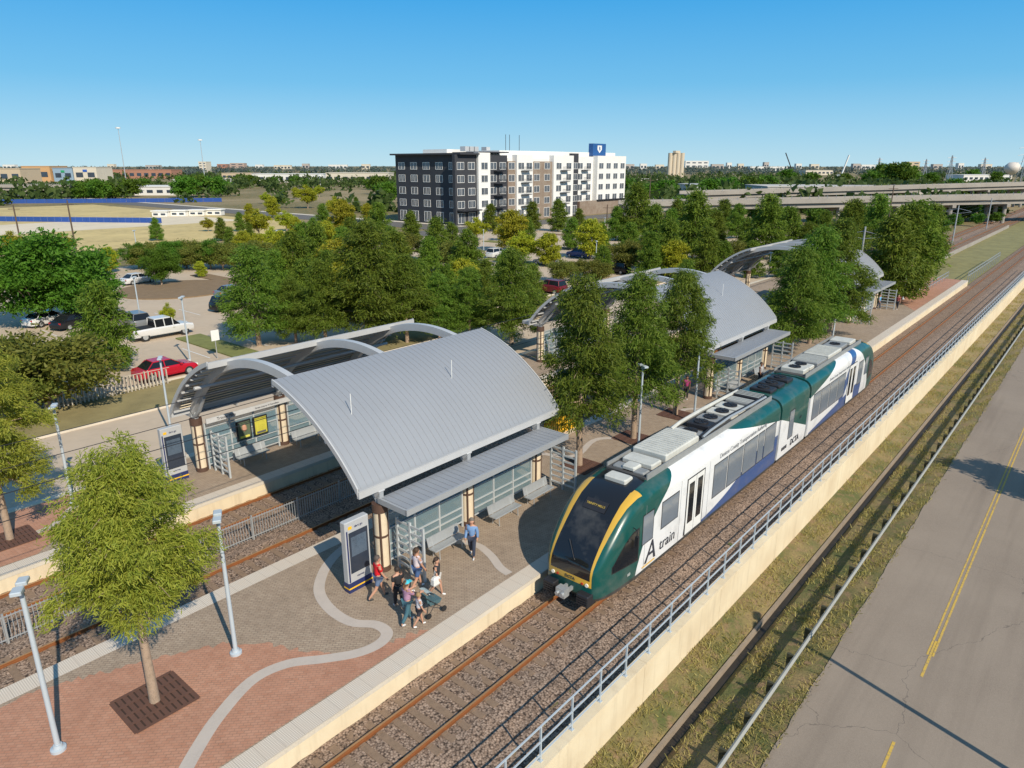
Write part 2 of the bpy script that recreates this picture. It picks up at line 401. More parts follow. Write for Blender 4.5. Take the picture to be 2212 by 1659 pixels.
nt.links.new(c,bs.inputs['Base Color']);ro=(blk*-.22)+.3;nt.links.new(ro.o,bs.inputs['Roughness']);bs.inputs['Coat Weight'].default_value=.3
M_liv=m
def carbody(name,st):
    b=MB();b.loft([section(x) for x in st]);return b.build(name,M_liv,tr,True)
nf=[0,.07,.15,.25,.4,.55,.75,.95,1.18,1.4,1.68,1.95,2.25,2.6,3.1,3.6]
carbody('front_car_body',nf+[5,8,11,14,17.1])
carbody('power_module_body',[17.35,19,21.7])
carbody('rear_car_body',[22,25,28,31,33.4]+[TL-x for x in reversed(nf)])
for x0,x1 in ((17.1,17.35),(21.7,22)):
    b=MB();b.loft([[(x,y*.93,.2+z*.93) for _,y,z in section(10)] for x in (x0-.02,x1+.02)]);b.build('gangway_bellows',M_black,tr)
M_win=mat('tinted train window',(.19,.22,.26),.08,.15,.15,.6)
M_seal=mat('window seal',(.02,.02,.022),.5)
def strip(name,x0,x1,lo,hi,m,off=.008,n=8,sides=(-1,1),fr=True,par=None):
    for sd in sides:
        b=MB();rg=[]
        for i in range(n+1):
            x=x0+(x1-x0)*i/n;w=prof(x)[0]+off
            rg.append([(x,sd*w,lo(x)),(x,sd*w,hi(x))])
        b.loft(rg,False,0,False);o=b.build(name,m,par or tr,fix=False)
        if fr:
            b=MB();rg=[];e=.045
            for i in range(n+1):
                x=x0-e+(x1-x0+2*e)*i/n;w=prof(x)[0]+off-.004
                rg.append([(x,sd*w,lo(x)-e),(x,sd*w,hi(x)+e)])
            b.loft(rg,False,0,False);b.build('window_seal',M_seal,o,fix=False)
K=lambda a:(lambda x:a)
def cabhi(t): return 1.6+1.1*math.sin(min(1,max(.05,(t-.75)/1.7))*PI/2)
strip('cab_side_window',.85,2.5,lambda x:1.5-.08*(x-.5),lambda x:cabhi(x),M_blackglass,n=14)
strip('cab_side_window',TL-2.5,TL-.85,lambda x:1.5-.08*(TL-x-.5),lambda x:cabhi(TL-x),M_blackglass,n=14)
for x0,x1,zl in ((2.8,3.6,1.85),(4.3,5.7,1.95),(9.1,10.5,1.5),(10.65,12.3,1.5),(12.45,14.1,1.5),(14.25,15.0,1.5),(15.15,16.6,1.5),(18.7,19.4,1.5),(22.6,23.9,1.5),(24.05,25.6,1.5),(25.75,27.3,1.5),(27.45,28.9,1.5),(32.0,33.0,1.5),(33.6,34.3,1.9)):
    strip('window',x0,x1,K(zl),K(3.1),M_win,n=2)
for x0 in (6.5,29.7):
    strip('door_frame',x0-.08,x0+1.63,K(.68),K(3.38),M_seal,.006,2,fr=False)
    for k in (0,1):
        for sd in (-1,1):
            b=MB();w=1.45+.012;xa=x0+k*.79;b.box(xa,xa+.76,sd*w-.004,sd*w+.004,.72,3.32);d=b.build('door',M_white,tr)
            b=MB();b.box(xa+.14,xa+.62,sd*(w+.006)-.003,sd*(w+.006)+.003,1.2,3.1);b.build('door_window',M_blackglass,d)
for e in (0,1):
    fx=lambda x:x if e==0 else TL-x
    b=MB()
    for y in (-.12,.12): b.box(*(sorted((fx(-.35),fx(.1)))),y-.05,y+.05,.72,.86)
    b.box(*(sorted((fx(-.62),fx(-.3)))),-.2,.2,.62,.98);b.cyl((fx(-.72),-.12,.8),(fx(-.6),-.12,.8),.09);b.cyl((fx(-.72),.1,.8),(fx(-.6),.1,.8),.07)
    b.build('coupler',M_galv,tr)
    for y in (-1,1):
        b=MB();b.bevbox(*(sorted((fx(-.3),fx(.25)))),y*.78-.26,y*.78+.26,.42,.86,.03)
        for k in range(4): b.box(*(sorted((fx(-.33),fx(-.3)))),y*.78-.24,y*.78+.24,.46+k*.1,.51+k*.1)
        b.build('anti_climber',M_dark,tr)
        b=MB();b.cyl((fx(-.03),y*.78,1.14),(fx(.05),y*.78,1.14),.075,.085,12);b.build('headlight',M_lens,tr)
        b=MB();b.cyl((fx(-.02),y*.57,1.14),(fx(.05),y*.57,1.14),.05,n=10);b.build('tail_light',M_red,tr)
    b=MB();b.tube([(fx(.14),-.5,1.55),(fx(.10),-.1,1.98),(fx(.42),.35,2.5)],.014,5);b.build('wiper',M_dark,tr)
text('lettering','DCTA',.17,(-.012,.0,1.2),(PI/2,0,-PI/2),M_ink,tr,bold=.004)
def slope(x): return prof(x)[1]+.012
b=MB();b.loft([[(x,-.5,slope(x)),(x,.5,slope(x))] for x in (1.42,1.6,1.8)],False,0,False)
b.build('destination_sign',M_dark,tr,fix=False)
M_amber=mat('amber lettering',(.42,.30,.06),.5)
t=text('lettering','TRINITY MILLS',.13,(0,0,0),(0,0,0),M_amber,tr,bold=.002)
sl_=math.atan2(slope(1.75)-slope(1.5),.25)
t.data.transform(Matrix.Translation((1.61,0,slope(1.61)+.012))@Matrix.Rotation(-PI/2,4,'Z')@Matrix.Rotation(sl_,4,'X'))
text('lettering','A',1.3,(3.5,-1.463,1.26),(PI/2,0,0),M_ink,tr,ital=.15,bold=.0)
text('lettering','train',.72,(4.9,-1.463,1.2),(PI/2,0,0),M_ink,tr,ital=.05,bold=.0)
b=MB();b.box(2.9,3.9,-1.466,-1.46,.76,.80);b.build('underline_mark',M_yel,tr)
text('lettering','Denton County Transportation Authority',.33,(12.4,-1.463,3.40),(PI/2,0,0),M_grayink,tr)
text('lettering','Denton County Transportation Authority',.26,(27.6,-1.463,3.38),(PI/2,0,0),M_grayink,tr)
text('lettering','DCTA',.5,(19.9,-1.463,1.1),(PI/2,0,0),M_ink,tr,bold=.01)
text('lettering','107',.24,(20.5,-1.463,2.3),(PI/2,0,0),M_ink,tr)
text('lettering','103',.16,(1.9,-1.44,.95),(PI/2,0,0),M_white,tr)
for k in range(3):
    b=MB();b.box(17.9+k*.28,18.1+k*.28,-1.463,-1.458,1.0,1.2);b.build('square_mark',M_ink,tr)
M_hv=mat('roof unit white',(.50,.50,.46),.6,0,.25,2)
M_hg=mat('roof unit grey',(.27,.28,.28),.6,.2,.2,3)
def unit(x0,x1,w,z0,z1,m,fans=0,ribs=0,name='roof_unit'):
    z1=z0+(z1-z0)*.78
    b=MB();b.bevbox(x0,x1,-w,w,z0,z1,.05);o=b.build(name,m,tr)
    if ribs:
        b=MB();n=int((x1-x0)/.22)
        for k in range(n): b.box(x0+.1+k*.22,x0+.15+k*.22,-w+.08,w-.08,z1,z1+.03)
        b.build('louvre',M_hv,o)
    for k in range(fans):
        xx=x0+(x1-x0)*(k+.5)/fans;b=MB();b.cyl((xx,0,z1),(xx,0,z1+.06),.34,n=18)
        for a in range(4): b.bar((xx-.32*math.cos(a*PI/4),-.32*math.sin(a*PI/4),z1+.075),(xx+.32*math.cos(a*PI/4),.32*math.sin(a*PI/4),z1+.075),.03,.02)
        b.build('fan_grille',M_dark,o)
for xa,xe in ((3.8,16.9),(22.2,33.6)):
    for y in (-.93,.93):
        b=MB();b.box(xa,xe,y-.025,y+.025,4.1,4.38);b.build('roof_rail',M_hg,tr)
M_soot=mat('sooty roof',(.06,.06,.06),.8,0,.3,2)
b=MB();b.box(3.7,16.9,-.9,.9,4.15,4.23);b.build('roof_deck',M_soot,tr)
b=MB();b.box(22.2,33.6,-.9,.9,4.15,4.23);b.build('roof_deck',M_soot,tr)
unit(2.9,3.5,.5,4.1,4.34,M_hv);unit(3.9,4.5,.3,4.2,4.5,M_hv);unit(4.6,5.4,.72,4.2,4.5,M_hv);unit(3.9,4.4,.75,4.2,4.36,M_hg)
unit(5.6,8.6,.82,4.2,4.68,M_hv,0,1);unit(9.1,9.7,.7,4.2,4.4,M_hg,1);unit(10.1,10.9,.6,4.2,4.56,M_dark,1);unit(11.1,11.9,.6,4.2,4.52,M_hg,1);unit(12.4,13.2,.7,4.2,4.46,M_hv,1);unit(13.35,14.2,.66,4.2,4.52,M_hv,1)
unit(14.7,15.5,.7,4.2,4.48,M_hg,0,1);unit(15.7,16.6,.75,4.2,4.54,M_dark,0,1)
for y,r_,m_ in ((.78,.09,M_hv),(-.8,.06,M_galv),(-.66,.04,M_dark)):
    b=MB();b.tube([(9.0,y,4.36),(9.8,y,4.46),(12,y*.96,4.52),(14,y,4.46),(16.4,y,4.4)],r_,8);b.build('roof_pipe',m_,tr)
unit(22.6,23.5,.7,4.2,4.56,M_hv,1);unit(23.7,24.5,.7,4.2,4.5,M_hv,1);unit(24.8,26.6,.8,4.2,4.54,M_hg,0,1);unit(26.9,29.6,.8,4.2,4.6,M_hv,0,1);unit(30,31.6,.6,4.2,4.48,M_hg,1);unit(31.9,33.2,.7,4.2,4.52,M_hv)
for x in (17.7,18.9,20.2): unit(x,x+.9,.62,4.2,4.42,M_dark,1)
b=MB();b.cyl((8.85,-.5,4.42),(8.85,.5,4.42),.14,n=12);b.build('roof_horn',M_hv,tr)
for x in (2.6,18.6,20.5,34.6):
    for dx in ((-.9,.9) if x in(2.6,34.6) else (0,)):
        for y in (-.72,.72):
            b=MB();b.cyl((x+dx,y-.06,.43),(x+dx,y+.06,.43),.43,n=20);b.build('wheel',mat('wheel steel',(.12,.09,.07),.5,.6),tr)
    b=MB();b.box(x-1.5,x+1.5,-1.1,1.1,.42,.6);b.build('bogie_frame',M_dark,tr)
b=MB();b.box(5.4,16.2,-1.1,1.1,.25,.55);b.build('underframe',M_dark,tr)
b=MB();b.box(22.6,32,-1.1,1.1,.25,.55);b.build('underframe',M_dark,tr)
for xx in (3.0,5.9,8.6,17.,22.05,29.2,31.9,34.):
    b=MB();b.box(xx,xx+.015,-1.456,-1.45,.66,3.5);b.build('panel_joint',M_grayink,tr)
b=MB();b.tube([(2.1,-1.42,2.9),(2.0,-1.65,2.9),(2.0,-1.66,2.6)],.02,5);b.box(1.94,2.04,-1.74,-1.6,2.25,2.65);b.build('mirror',M_dark,tr)
tr.location=(TX,TY,TZ)
# ================= KIOSKS
def kiosk(p,label):
    k=thing('information_kiosk',label,'kiosk',(0,0,0),'platform information kiosks')
    b=MB();b.bevbox(0,1.1,-.16,.16,0,.42,.015);o=b.build('base',M_navy,k)
    b=MB();b.box(-.004,1.104,-.164,.164,.16,.22);b.build('yellow_band',M_yel,o)
    b=MB();b.bevbox(.0,1.1,-.15,.15,.425,2.95,.03);b.build('housing',mat('kiosk grey',(.46,.47,.48),.4,.1,.05),k)
    b=MB();b.box(.14,1.0,-.17,-.152,.8,2.5);b.build('screen',mat('kiosk screen',(.03,.04,.06),.15,0,.2),k)
    b=MB();b.box(.22,.92,-.176,-.171,1.5,2.3);b.build('display',mat('kiosk display',(.08,.11,.15),.15,0,.4,2),k)
    b=MB();b.box(.04,.10,-.158,-.152,.45,2.6);b.build('side_stripe',M_navy,k)
    b=MB();b.box(.14,.3,-.165,-.152,2.64,2.76);b.build('badge',M_yel,k)
    text('lettering','dart go',.13,(.6,-.17,2.7),(PI/2,0,0),M_navy,k)
    text('lettering','citymap',.11,(.56,-.17,.62),(PI/2,0,0),M_navy,k)
    k.location=p;return k
kiosk((13.63,19.75,0),'grey display kiosk with navy base beside the man in red')
kiosk((13.6,34.6,0),'grey display kiosk with navy base on the far side platform')
# ================= CANOPIES
RC=9.46;ZC=-2.21
def arcz(y,r=RC): return ZC+math.sqrt(r*r-y*y)
M_roof=mat('grey standing seam roof',(.33,.345,.37),.5,.25,.06,.35)
M_seam=mat('seam metal',(.31,.325,.35),.5,.25,.05,.35)
def canopy():
    c=thing('station_canopy','x','canopy',(0,0,0),'arched station canopies')
    cols=(1.,5.9,10.8)
    def arc(y0,y1,n,r):
        a0=math.asin(y0/r);a1=math.asin(y1/r)
        return [(r*math.sin(a0+(a1-a0)*i/n),ZC+r*math.cos(a0+(a1-a0)*i/n)) for i in range(n+1)]
    for x in cols:
        b=MB();A=arc(-7.6,7.6,36,RC+.04);Bq=arc(-7.35,7.35,36,RC-.34)
        b.loft([[(x-.15,y,z),(x+.15,y,z),(x+.15,y2,z2),(x-.15,y2,z2)] for (y,z),(y2,z2) in zip(A,Bq)]);b.build('arch_rib',M_steel_l,c,True)
    for nm,y0,y1 in (('roof_panel',-7.5,-2.3),('roof_panel',3.1,7.75)):
        A=arc(y0,y1,24,RC+.2);Bq=arc(y0,y1,24,RC+.08)
        b=MB();b.loft([[(0.,y,z),(12.4,y,z),(12.4,y2,z2),(0.,y2,z2)] for (y,z),(y2,z2) in zip(A,Bq)])
        o=b.build(nm,M_roof,c,True)
        b=MB();C1=arc(y0,y1,24,RC+.214)
        for k in range(40):
            x=.1+k*.31;b.loft([[(x,y,z),(x+.012,y,z),(x+.012,y2,z2),(x,y2,z2)] for (y,z),(y2,z2) in zip(C1,A)])
        b.build('standing_seam',M_seam,o)
        nn=9 if y0<0 else 8
        for k in range(nn):
            b=MB();y=y0+.25+(y1-y0-.5)*k/(nn-1);z=arcz(y)+.02;b.box(-.0,12.4,y-.05,y+.05,z-.1,z+.0)
            b.build('purlin',M_steel_l if y0>0 else M_steel,c)
        for yy in (y0,y1):
            b=MB();z=ZC+math.sqrt((RC+.1)**2-yy*yy);b.box(-.06,12.46,yy-.07,yy+.07,z-.2,z+.08);b.build('edge_beam',M_steel_l,c)
        for xx in (-.08,12.42):
            b=MB();A2=arc(y0,y1,20,RC+.23);B2=arc(y0,y1,20,RC+.03)
            b.loft([[(xx,y,z),(xx+.06,y,z),(xx+.06,y2,z2),(xx,y2,z2)] for (y,z),(y2,z2) in zip(A2,B2)])
            b.build('barge_trim',M_steel_l,c,True)
        if y0>0:
            A3=arc(y0+.3,y1-.2,22,RC+.02)
            for k in range(0,22):
                b=MB();y,z=A3[k];b.loft([[(xx,y,z-.02),(xx,y+.1,z-.05),(xx,y+.1,z-.09),(xx,y,z-.07)] for xx in (.3,12.1)])
                b.build('ceiling_slat',mat('cream slat',(.66,.57,.42),.6),c)
    for y in (-5.3,5.3):
        b=MB();b.cyl((0.2,y,arcz(y)-.45),(12.2,y,arcz(y)-.45),.09,n=8);b.build('tie_tube',M_steel_l,c)
    for x in cols:
        for s in (-1,1):
            y=7.4*s
            b=MB();b.cyl((x,y,0),(x,y,2.85),.27,n=20);o=b.build('column',mat('cream column',(.66,.55,.40),.8,0,.1,3),c,True)
            b=MB();b.cyl((x,y,0),(x,y,.22),.31,n=20);b.cyl((x,y,2.6),(x,y,2.95),.31,n=20);b.cyl((x,y,1.5),(x,y,1.6),.275,n=20)
            for k in range(4): a=PI/4+k*PI/2;b.box(x+.262*math.cos(a)-.035,x+.262*math.cos(a)+.035,y+.262*math.sin(a)-.035,y+.262*math.sin(a)+.035,.22,2.6)
            b.build('column_band',mat('brown band',(.09,.05,.035),.6),o)
            b=MB()
            b.bar((x,y,2.95),(x,y+.02*s,3.6),.2,.3);b.tube([(x,y,3.0),(x,y-.6*s,3.5),(x,y-1.3*s,4.35)],[.12,.1,.08],8);b.tube([(x,y,2.95),(x,y+.7*s,3.0),(x,y+1.4*s,3.05)],[.1,.08,.06],8)
            b.build('bracket',M_steel,c)
    for s in (-1,1):
        ya,yb=sorted((7.5*s,9.15*s));b=MB()
        b.box(.9,11.0,ya,yb,3.12,3.19);o=b.build('awning',M_roof,c)
        b=MB()
        for k in range(32): b.box(1.+k*.31,1.012+k*.31,ya+.05,yb-.05,3.19,3.208)
        b.build('standing_seam',M_seam,o)
        b=MB();b.box(.84,11.06,9.15*s-.05,9.15*s+.05,3.0,3.25);b.box(.84,.92,ya,yb,3.0,3.23);b.box(10.98,11.06,ya,yb,3.0,3.23);b.build('fascia',M_steel,c)
        for x in (3.4,8.4):
            b=MB();b.box(x-.04,x+.04,ya,yb,2.98,3.11);b.build('awning_beam',M_steel,c)
    for x,y in ((1.6,-5.2),(7.5,-5.0)):
        b=MB();b.cyl((x,y,arcz(y)+.1),(x,y,arcz(y)+1.1),.018,n=5);b.build('lightning_rod',M_white,c)
    return c
cn=canopy();cn.location=(14.6,27.4,0);cn['label']='nearest arched grey metal station canopy over the two middle tracks'
dup(cn,(43.3,27.1,0),label='second arched station canopy, behind the trio of platform trees')
dup(cn,(75.5,27.,0),label='farthest arched station canopy, half hidden by conifers')
M_slat=mat('pale slats',(.5,.53,.54),.45,.2,.1)
M_clear,nt,bs=newmat('clear glass');bs.inputs['Base Color'].default_value=(.22,.32,.36,1);bs.inputs['Roughness'].default_value=.08
nn=noise(nt,coords(nt,'obj'),2);nt.links.new((E(nt,nn)*.2+.35).o,bs.inputs['Alpha'])
def screens(x0,y,lab):
    c=thing('windscreen',lab,'windscreen',(0,0,0),'shelter windscreens')
    for bx in (1.35,6.25):
        L=4.2
        b=MB()
        for k in range(4): xx=bx+L*k/3;b.box(xx-.04,xx+.04,-.04,.04,.0,2.55)
        for z in (.25,.6,.95,1.65,2.3,2.52): b.box(bx,bx+L,-.03,.03,z-.025,z+.025)
        b.build('frame',M_slat,c)
        b=MB();b.box(bx+.04,bx+L-.04,.032,.042,.3,2.5);b.build('pane',M_clear,c)
    for xx in (1.45,11.5):
        b=MB()
        for k in range(3): yy=-.45-1.5*k/2;b.box(xx-.045,xx+.045,yy-.045,yy+.045,0,2.3)
        for k in range(7): z=.3+k*.31;b.box(xx-.03,xx+.03,-1.95,-.45,z-.04,z+.04)
        b.build('end_screen',M_slat,c)
    c.location=(x0,y,0);return c
for x0,y,lab in ((14.6,20.,'slatted windscreen under the nearest canopy on the island platform'),(14.6,34.7,'slatted windscreen under the nearest canopy on the far side platform'),
    (43.3,19.7,'slatted windscreen under the second canopy on the island platform'),(43.3,34.4,'slatted windscreen under the second canopy on the far side platform'),(75.5,19.6,'slatted windscreen under the farthest canopy')):
    screens(x0,y,lab)
def bench(p,lab):
    c=thing('bench',lab,'bench',(0,0,0),'perforated metal benches')
    b=MB();b.bevbox(-.9,.9,-.22,.22,.42,.47,.015);b.build('seat',M_galv,c)
    b=MB();b.loft([[(x,.2,.5),(x,.23,.5),(x,.34,.88),(x,.31,.88)] for x in (-.9,.9)]);b.build('backrest',M_galv,c)
    for x in (-.65,.65):
        b=MB();b.tube([(x,-.2,0),(x,-.18,.42)],.025);b.tube([(x,.2,0),(x,.2,.5),(x,.3,.85)],.025);b.bar((x,-.2,.4),(x,.2,.4),.05,.04);b.build('leg',M_galv,c)
    c.location=p;return c
for p,l in (((18.2,18.95,0),'metal bench nearest the walking group'),((21.9,18.95,0),'metal bench in the middle under the nearest awning'),((24.4,18.95,0),'metal bench at the far end under the nearest awning'),
   ((18,33.8,0),'metal bench below the posters on the far side platform'),((21.5,33.8,0),'metal bench in shade on the far side platform'),((47,18.7,0),'metal bench at the near end of the second shelter'),((51.5,18.7,0),'metal bench in the middle of the second shelter')):
    bench(p,l)
c=thing('station_sign','long white station name sign on the far side platform shelter','sign',(15.7,34.3,2.65))
b=MB();b.box(15.9,20.9,34.28,34.36,2.65,2.92);b.build('sign_board',mat('sign grey',(.5,.5,.5),.5),c)
text('lettering','Trinity Mills',.22,(17.0,34.26,2.785),(PI/2,0,0),M_ink,c)
text('lettering','Green Line to N Carrollton',.13,(19.4,34.26,2.785),(PI/2,0,0),M_ink,c)
for x,cc,lab in ((17.6,(.10,.13,.08),'poster with a portrait in a dark frame on the far side shelter'),(18.6,(.5,.45,.06),'yellow poster on the far side shelter')):
    c=thing('poster_case',lab,'poster',(x,34.5,.9))
    b=MB();b.box(x,x+.85,34.5,34.58,1.1,2.2);b.build('frame',M_dark,c)
    b=MB();b.box(x+.07,x+.78,34.485,34.497,1.17,2.13);o=b.build('poster',mat('poster %s'%lab[:3],cc,.5,0,.3,3),c)
    if x<18: b=MB();b.lathe([(.02,-.2),(.15,-.05),(.13,.15),(.02,.24)],10,c=(x+.43,34.5,1.75));b.build('portrait',M_skinA,o)
    b=MB();b.box(x+.15,x+.7,34.478,34.483,1.22,1.34);b.build('poster_print',mat('print %s'%lab[:3],(.65,.6,.1) if x<18 else (.1,.1,.1),.6),o)
# ================= APARTMENT BUILDING
BX,BY,BZ=141.,137.,-.2
ap=thing('apartment_building','five storey apartment block with charcoal, white and brown facade and blue rooftop sign','building',(BX,BY,BZ))
M_char=mat('charcoal cladding',(.035,.037,.045),.8,0,.2,.5);M_bw=mat('white cladding',(.74,.73,.70),.8,0,.06,.5);M_brn=brickmat('brown brick',(.24,.14,.09),(.17,.10,.065),(.3,.25,.2),.6,.2,.02,0)
M_pane=mat('window pane',(.05,.07,.10),.08,.2,.3,.7)
def ux(u): return gY(u,470,BY).x
def wall(x0,x1,y0,y1,z0,z1,m):
    b=MB();b.box(x0,x1,y0,y1,z0,z1);return b.build('wall',m,ap)
TZ_=18.2
secs=[(985,1031,M_char,0,TZ_),(1031,1056,M_bw,.7,TZ_+.6),(1056,1096,M_char,0,TZ_),(1096,1112,M_brn,.2,16.6),(1112,1146,M_bw,.8,TZ_+.2),(1146,1190,M_brn,.2,16.6),(1190,1232,M_bw,.8,TZ_+.2),(1232,1246,M_char,.1,TZ_+.9),(1246,1282,M_bw,-.9,TZ_),(1282,1342,M_bw,.9,TZ_+.3)]
x_end=ux(1342)
wall(BX+.02,x_end-.5,BY+1.,BY+26,BZ,17.5,M_bw)
wins=[]
for u0,u1,m,pr,tz in secs:
    x0,x1=ux(u0),ux(u1);wall(x0,x1-.004,BY-pr,BY+1.0-.003,BZ,tz,m)
    n=max(1,round((x1-x0)/4.4))
    for k in range(n):
        xc=x0+(x1-x0)*(k+.5)/n
        for fl in range(5): wins.append((xc,BY-pr,fl,0))
wall(BX-.6,BX-.003,BY+.3,BY+26,BZ,TZ_,M_char)
for k in range(5):
    for fl in range(5): wins.append((BY+3+k*5.1,BX-.6,fl,1))
for a,bq,fl,side in wins:
    z0=BZ+(4.6+(fl-1)*3.35 if fl else .6);w=1.25;h=1.75 if fl else 2.6
    bf=MB();bp=MB()
    def bx(B,a0,a1,d0,d1,z0_,z1_):
        if side==0: B.box(a0,a1,bq-d1,bq-d0,z0_,z1_)
        else: B.box(bq-d1,bq-d0,a0,a1,z0_,z1_)
    bx(bf,a-w-.1,a-w,.0,.08,z0-.1,z0+h+.1);bx(bf,a+w,a+w+.1,.0,.08,z0-.1,z0+h+.1);bx(bf,a-.06,a+.06,.002,.08,z0,z0+h)
    bx(bf,a-w,a+w,.0,.08,z0-.1,z0);bx(bf,a-w,a+w,.0,.08,z0+h,z0+h+.1)
    bx(bf,a-w/2-.02,a-w/2+.02,.01,.06,z0,z0+h);bx(bf,a+w/2-.02,a+w/2+.02,.01,.06,z0,z0+h)
    o=bf.build('window',M_bw,ap,fix=False)
    bx(bp,a-w,a+w,.003,.03,z0+.001,z0+h-.001);bp.build('pane',M_pane,o,fix=False)
for u in (1129,1211,1264,1076):
    xc=ux(u)
    for fl in range(1,5):
        z=BZ+4.15+(fl-1)*3.35;yf=BY-(.8 if u!=1264 and u!=1076 else .1 if u==1076 else -.9)
        b=MB();b.box(xc-1.9,xc+1.9,yf-1.3,yf-.1,z-.15,z);b.box(xc-1.9,xc+1.9,yf-1.3,yf-1.25,z+1.0,z+1.06)
        for k in range(14): b.box(xc-1.9+k*.29,xc-1.87+k*.29,yf-1.29,yf-1.26,z,z+1.)
        b.build('balcony',M_dark,ap)
b=MB();b.box(BX-1.8,ux(1031)-.01,BY-1.2,BY+27,TZ_+.01,TZ_+.45);b.build('roof',M_char,ap)
b=MB();b.box(ux(1056)+.01,ux(1096),BY-.6,BY+20,TZ_+.61,TZ_+.9);b.build('roof',M_char,ap)
b=MB();b.box(ux(1096),x_end-1,BY+3,BY+24,17.52,19.6);b.build('roof',M_bw,ap)
b=MB();b.box(ux(1045),ux(1085),BY+14,BY+24,18.3,19.9);b.build('roof',M_bw,ap)
for u in (1056,1066,1076,1100):
    b=MB();b.box(ux(u)-.8,ux(u)+.8,BY+8,BY+10,19.3,20.6);b.build('roof_plant',M_steel_l,ap)
for u in (1157,1165,1185):
    b=MB();b.cyl((ux(u),BY+12,19.6),(ux(u),BY+12,24.5),.08,n=5);b.build('antenna',M_dark,ap)
M_bsign=mat('blue sign',(.02,.09,.27),.5)
b=MB();b.box(ux(1284),ux(1311),BY+1.5,BY+3.2,TZ_+.31,22.4);so=b.build('sign_tower',M_bsign,ap)
xc=ux(1298);zc=20.9
b=MB();b.poly([(xc-1.3,BY+1.47,zc+.9),(xc+1.3,BY+1.47,zc+.9),(xc+1.3,BY+1.47,zc-.4),(xc,BY+1.47,zc-1.5),(xc-1.3,BY+1.47,zc-.4)]);b.build('emblem',M_bw,so)
text('lettering','B',1.6,(xc,BY+1.44,zc-.1),(PI/2,0,0),M_bsign,so,bold=.05)
b=MB();b.box(ux(1246),x_end+.05,BY-1.0,BY-.0,BZ,4.2);b.build('brick_base',M_brn,ap)
b=MB();b.box(ux(985)+.5,ux(1031),BY-2.,BY-.01,3.6,3.9);b.build('entrance_canopy',M_dark,ap)
b=MB();b.box(ux(1282),x_end,BY-1.6,BY-1.01,4.21,4.5);b.build('entrance_canopy',M_dark,ap)
# ================= GROUND
def gridsheet(name,xs,ys,zf,m):
    b=MB();b.loft([[(x,y,zf(x,y)) for y in ys] for x in xs],False,0,False)
    o=b.build(name,m,fix=False)
    if o.data.polygons[0].normal.z<0: o.data.flip_normals()
    return struct(o)
m,nt,bs=newmat('dry grass ground');co=coords(nt,'pos')
a=rgbmix(nt,ramp(nt,noise(nt,co,.5,6),.38,.62),(.27,.20,.085),(.10,.115,.032))
a=rgbmix(nt,ramp(nt,noise(nt,co,.015,4),.45,.6),a,(.32,.25,.13))
a=rgbmix(nt,ramp(nt,noise(nt,co,2.2,5),.5,.68),a,(.26,.17,.09))
a=rgbmix(nt,ramp(nt,noise(nt,co,14,4),.5,.8),a,(.10,.07,.035))
nt.links.new(a,bs.inputs['Base Color']);bs.inputs['Roughness'].default_value=.95;bump(nt,bs,noise(nt,co,12,4),.8,.06)
M_ground=m
P_=[(-4000,-2.06),(-1.7,-2.06),(5.2,-2.06),(5.8,-2.1),(7.6,-2.38),(7.85,-2.62),(8.1,-2.62),(8.3,-2.36),(9.0,-2.15),(9.45,-2.1),(9.6,-.88),(37,-.88),(37.1,-.2),(9000,-.2)]
gridsheet('ground',[-300,-50,0,50,120,300,1000,9000],[p[0] for p in P_],lambda x,y:dict(P_)[y],M_ground)
def sheet(name,pts,z,m):
    b=MB();b.poly([(p[0],p[1],z) for p in pts]);o=b.build(name,m,fix=False)
    if o.data.polygons[0].normal.z<0: o.data.flip_normals()
    return struct(o)
def rect(name,x0,x1,y0,y1,z,m): return sheet(name,[(x0,y0),(x1,y0),(x1,y1),(x0,y1)],z,m)
m,nt,bs=newmat('asphalt road');co=coords(nt,'pos')
a=rgbmix(nt,ramp(nt,noise(nt,co,.25,6),.3,.7),(.205,.160,.122),(.275,.220,.170))
a=rgbmix(nt,ramp(nt,noise(nt,co,45,2),.35,.75),a,(.33,.27,.21))
mp=nt.nodes.new('ShaderNodeMapping');mp.inputs['Scale'].default_value=(.04,1.,1.);nt.links.new(co,mp.inputs[0])
a=rgbmix(nt,(E(nt,ramp(nt,noise(nt,mp.outputs[0],1.1,3),.5,.7))*.35).o,a,(.155,.12,.09))
vo=nt.nodes.new('ShaderNodeTexVoronoi');vo.feature='DISTANCE_TO_EDGE';vo.inputs['Scale'].default_value=.09
w=nt.nodes.new('ShaderNodeVectorMath');w.operation='ADD';nz=nt.nodes.new('ShaderNodeTexNoise');nz.inputs['Scale'].default_value=1.2;nz.inputs['Detail'].default_value=5;nt.links.new(co,nz.inputs['Vector']);nt.links.new(co,w.inputs[0]);nt.links.new(nz.outputs['Color'],w.inputs[1]);nt.links.new(w.outputs[0],vo.inputs['Vector'])
cr=E(nt,vo.outputs[0]).lt(.001);a=rgbmix(nt,(cr*.45).o,a,(.06,.05,.045))
nt.links.new(a,bs.inputs['Base Color']);bs.inputs['Roughness'].default_value=.9;bump(nt,bs,noise(nt,co,90,2),.3,.01)
M_asph=m
rl=[(-60,-1.7)]+[(2000,-1.7),(2000,5.2)]+[(x,5.2+random.uniform(-.05,.03)) for x in np.arange(120,-60,-.5)]
sheet('road',rl,-2.03,M_asph)
for x in np.arange(-20,27,6.5):
    rect('road_marking',x,x+2.6,2.32,2.41,-2.022,M_yelroad)
rect('road_marking',27,600,2.25,2.33,-2.022,M_yelroad);rect('road_marking',27,600,2.43,2.50,-2.022,M_yelroad)
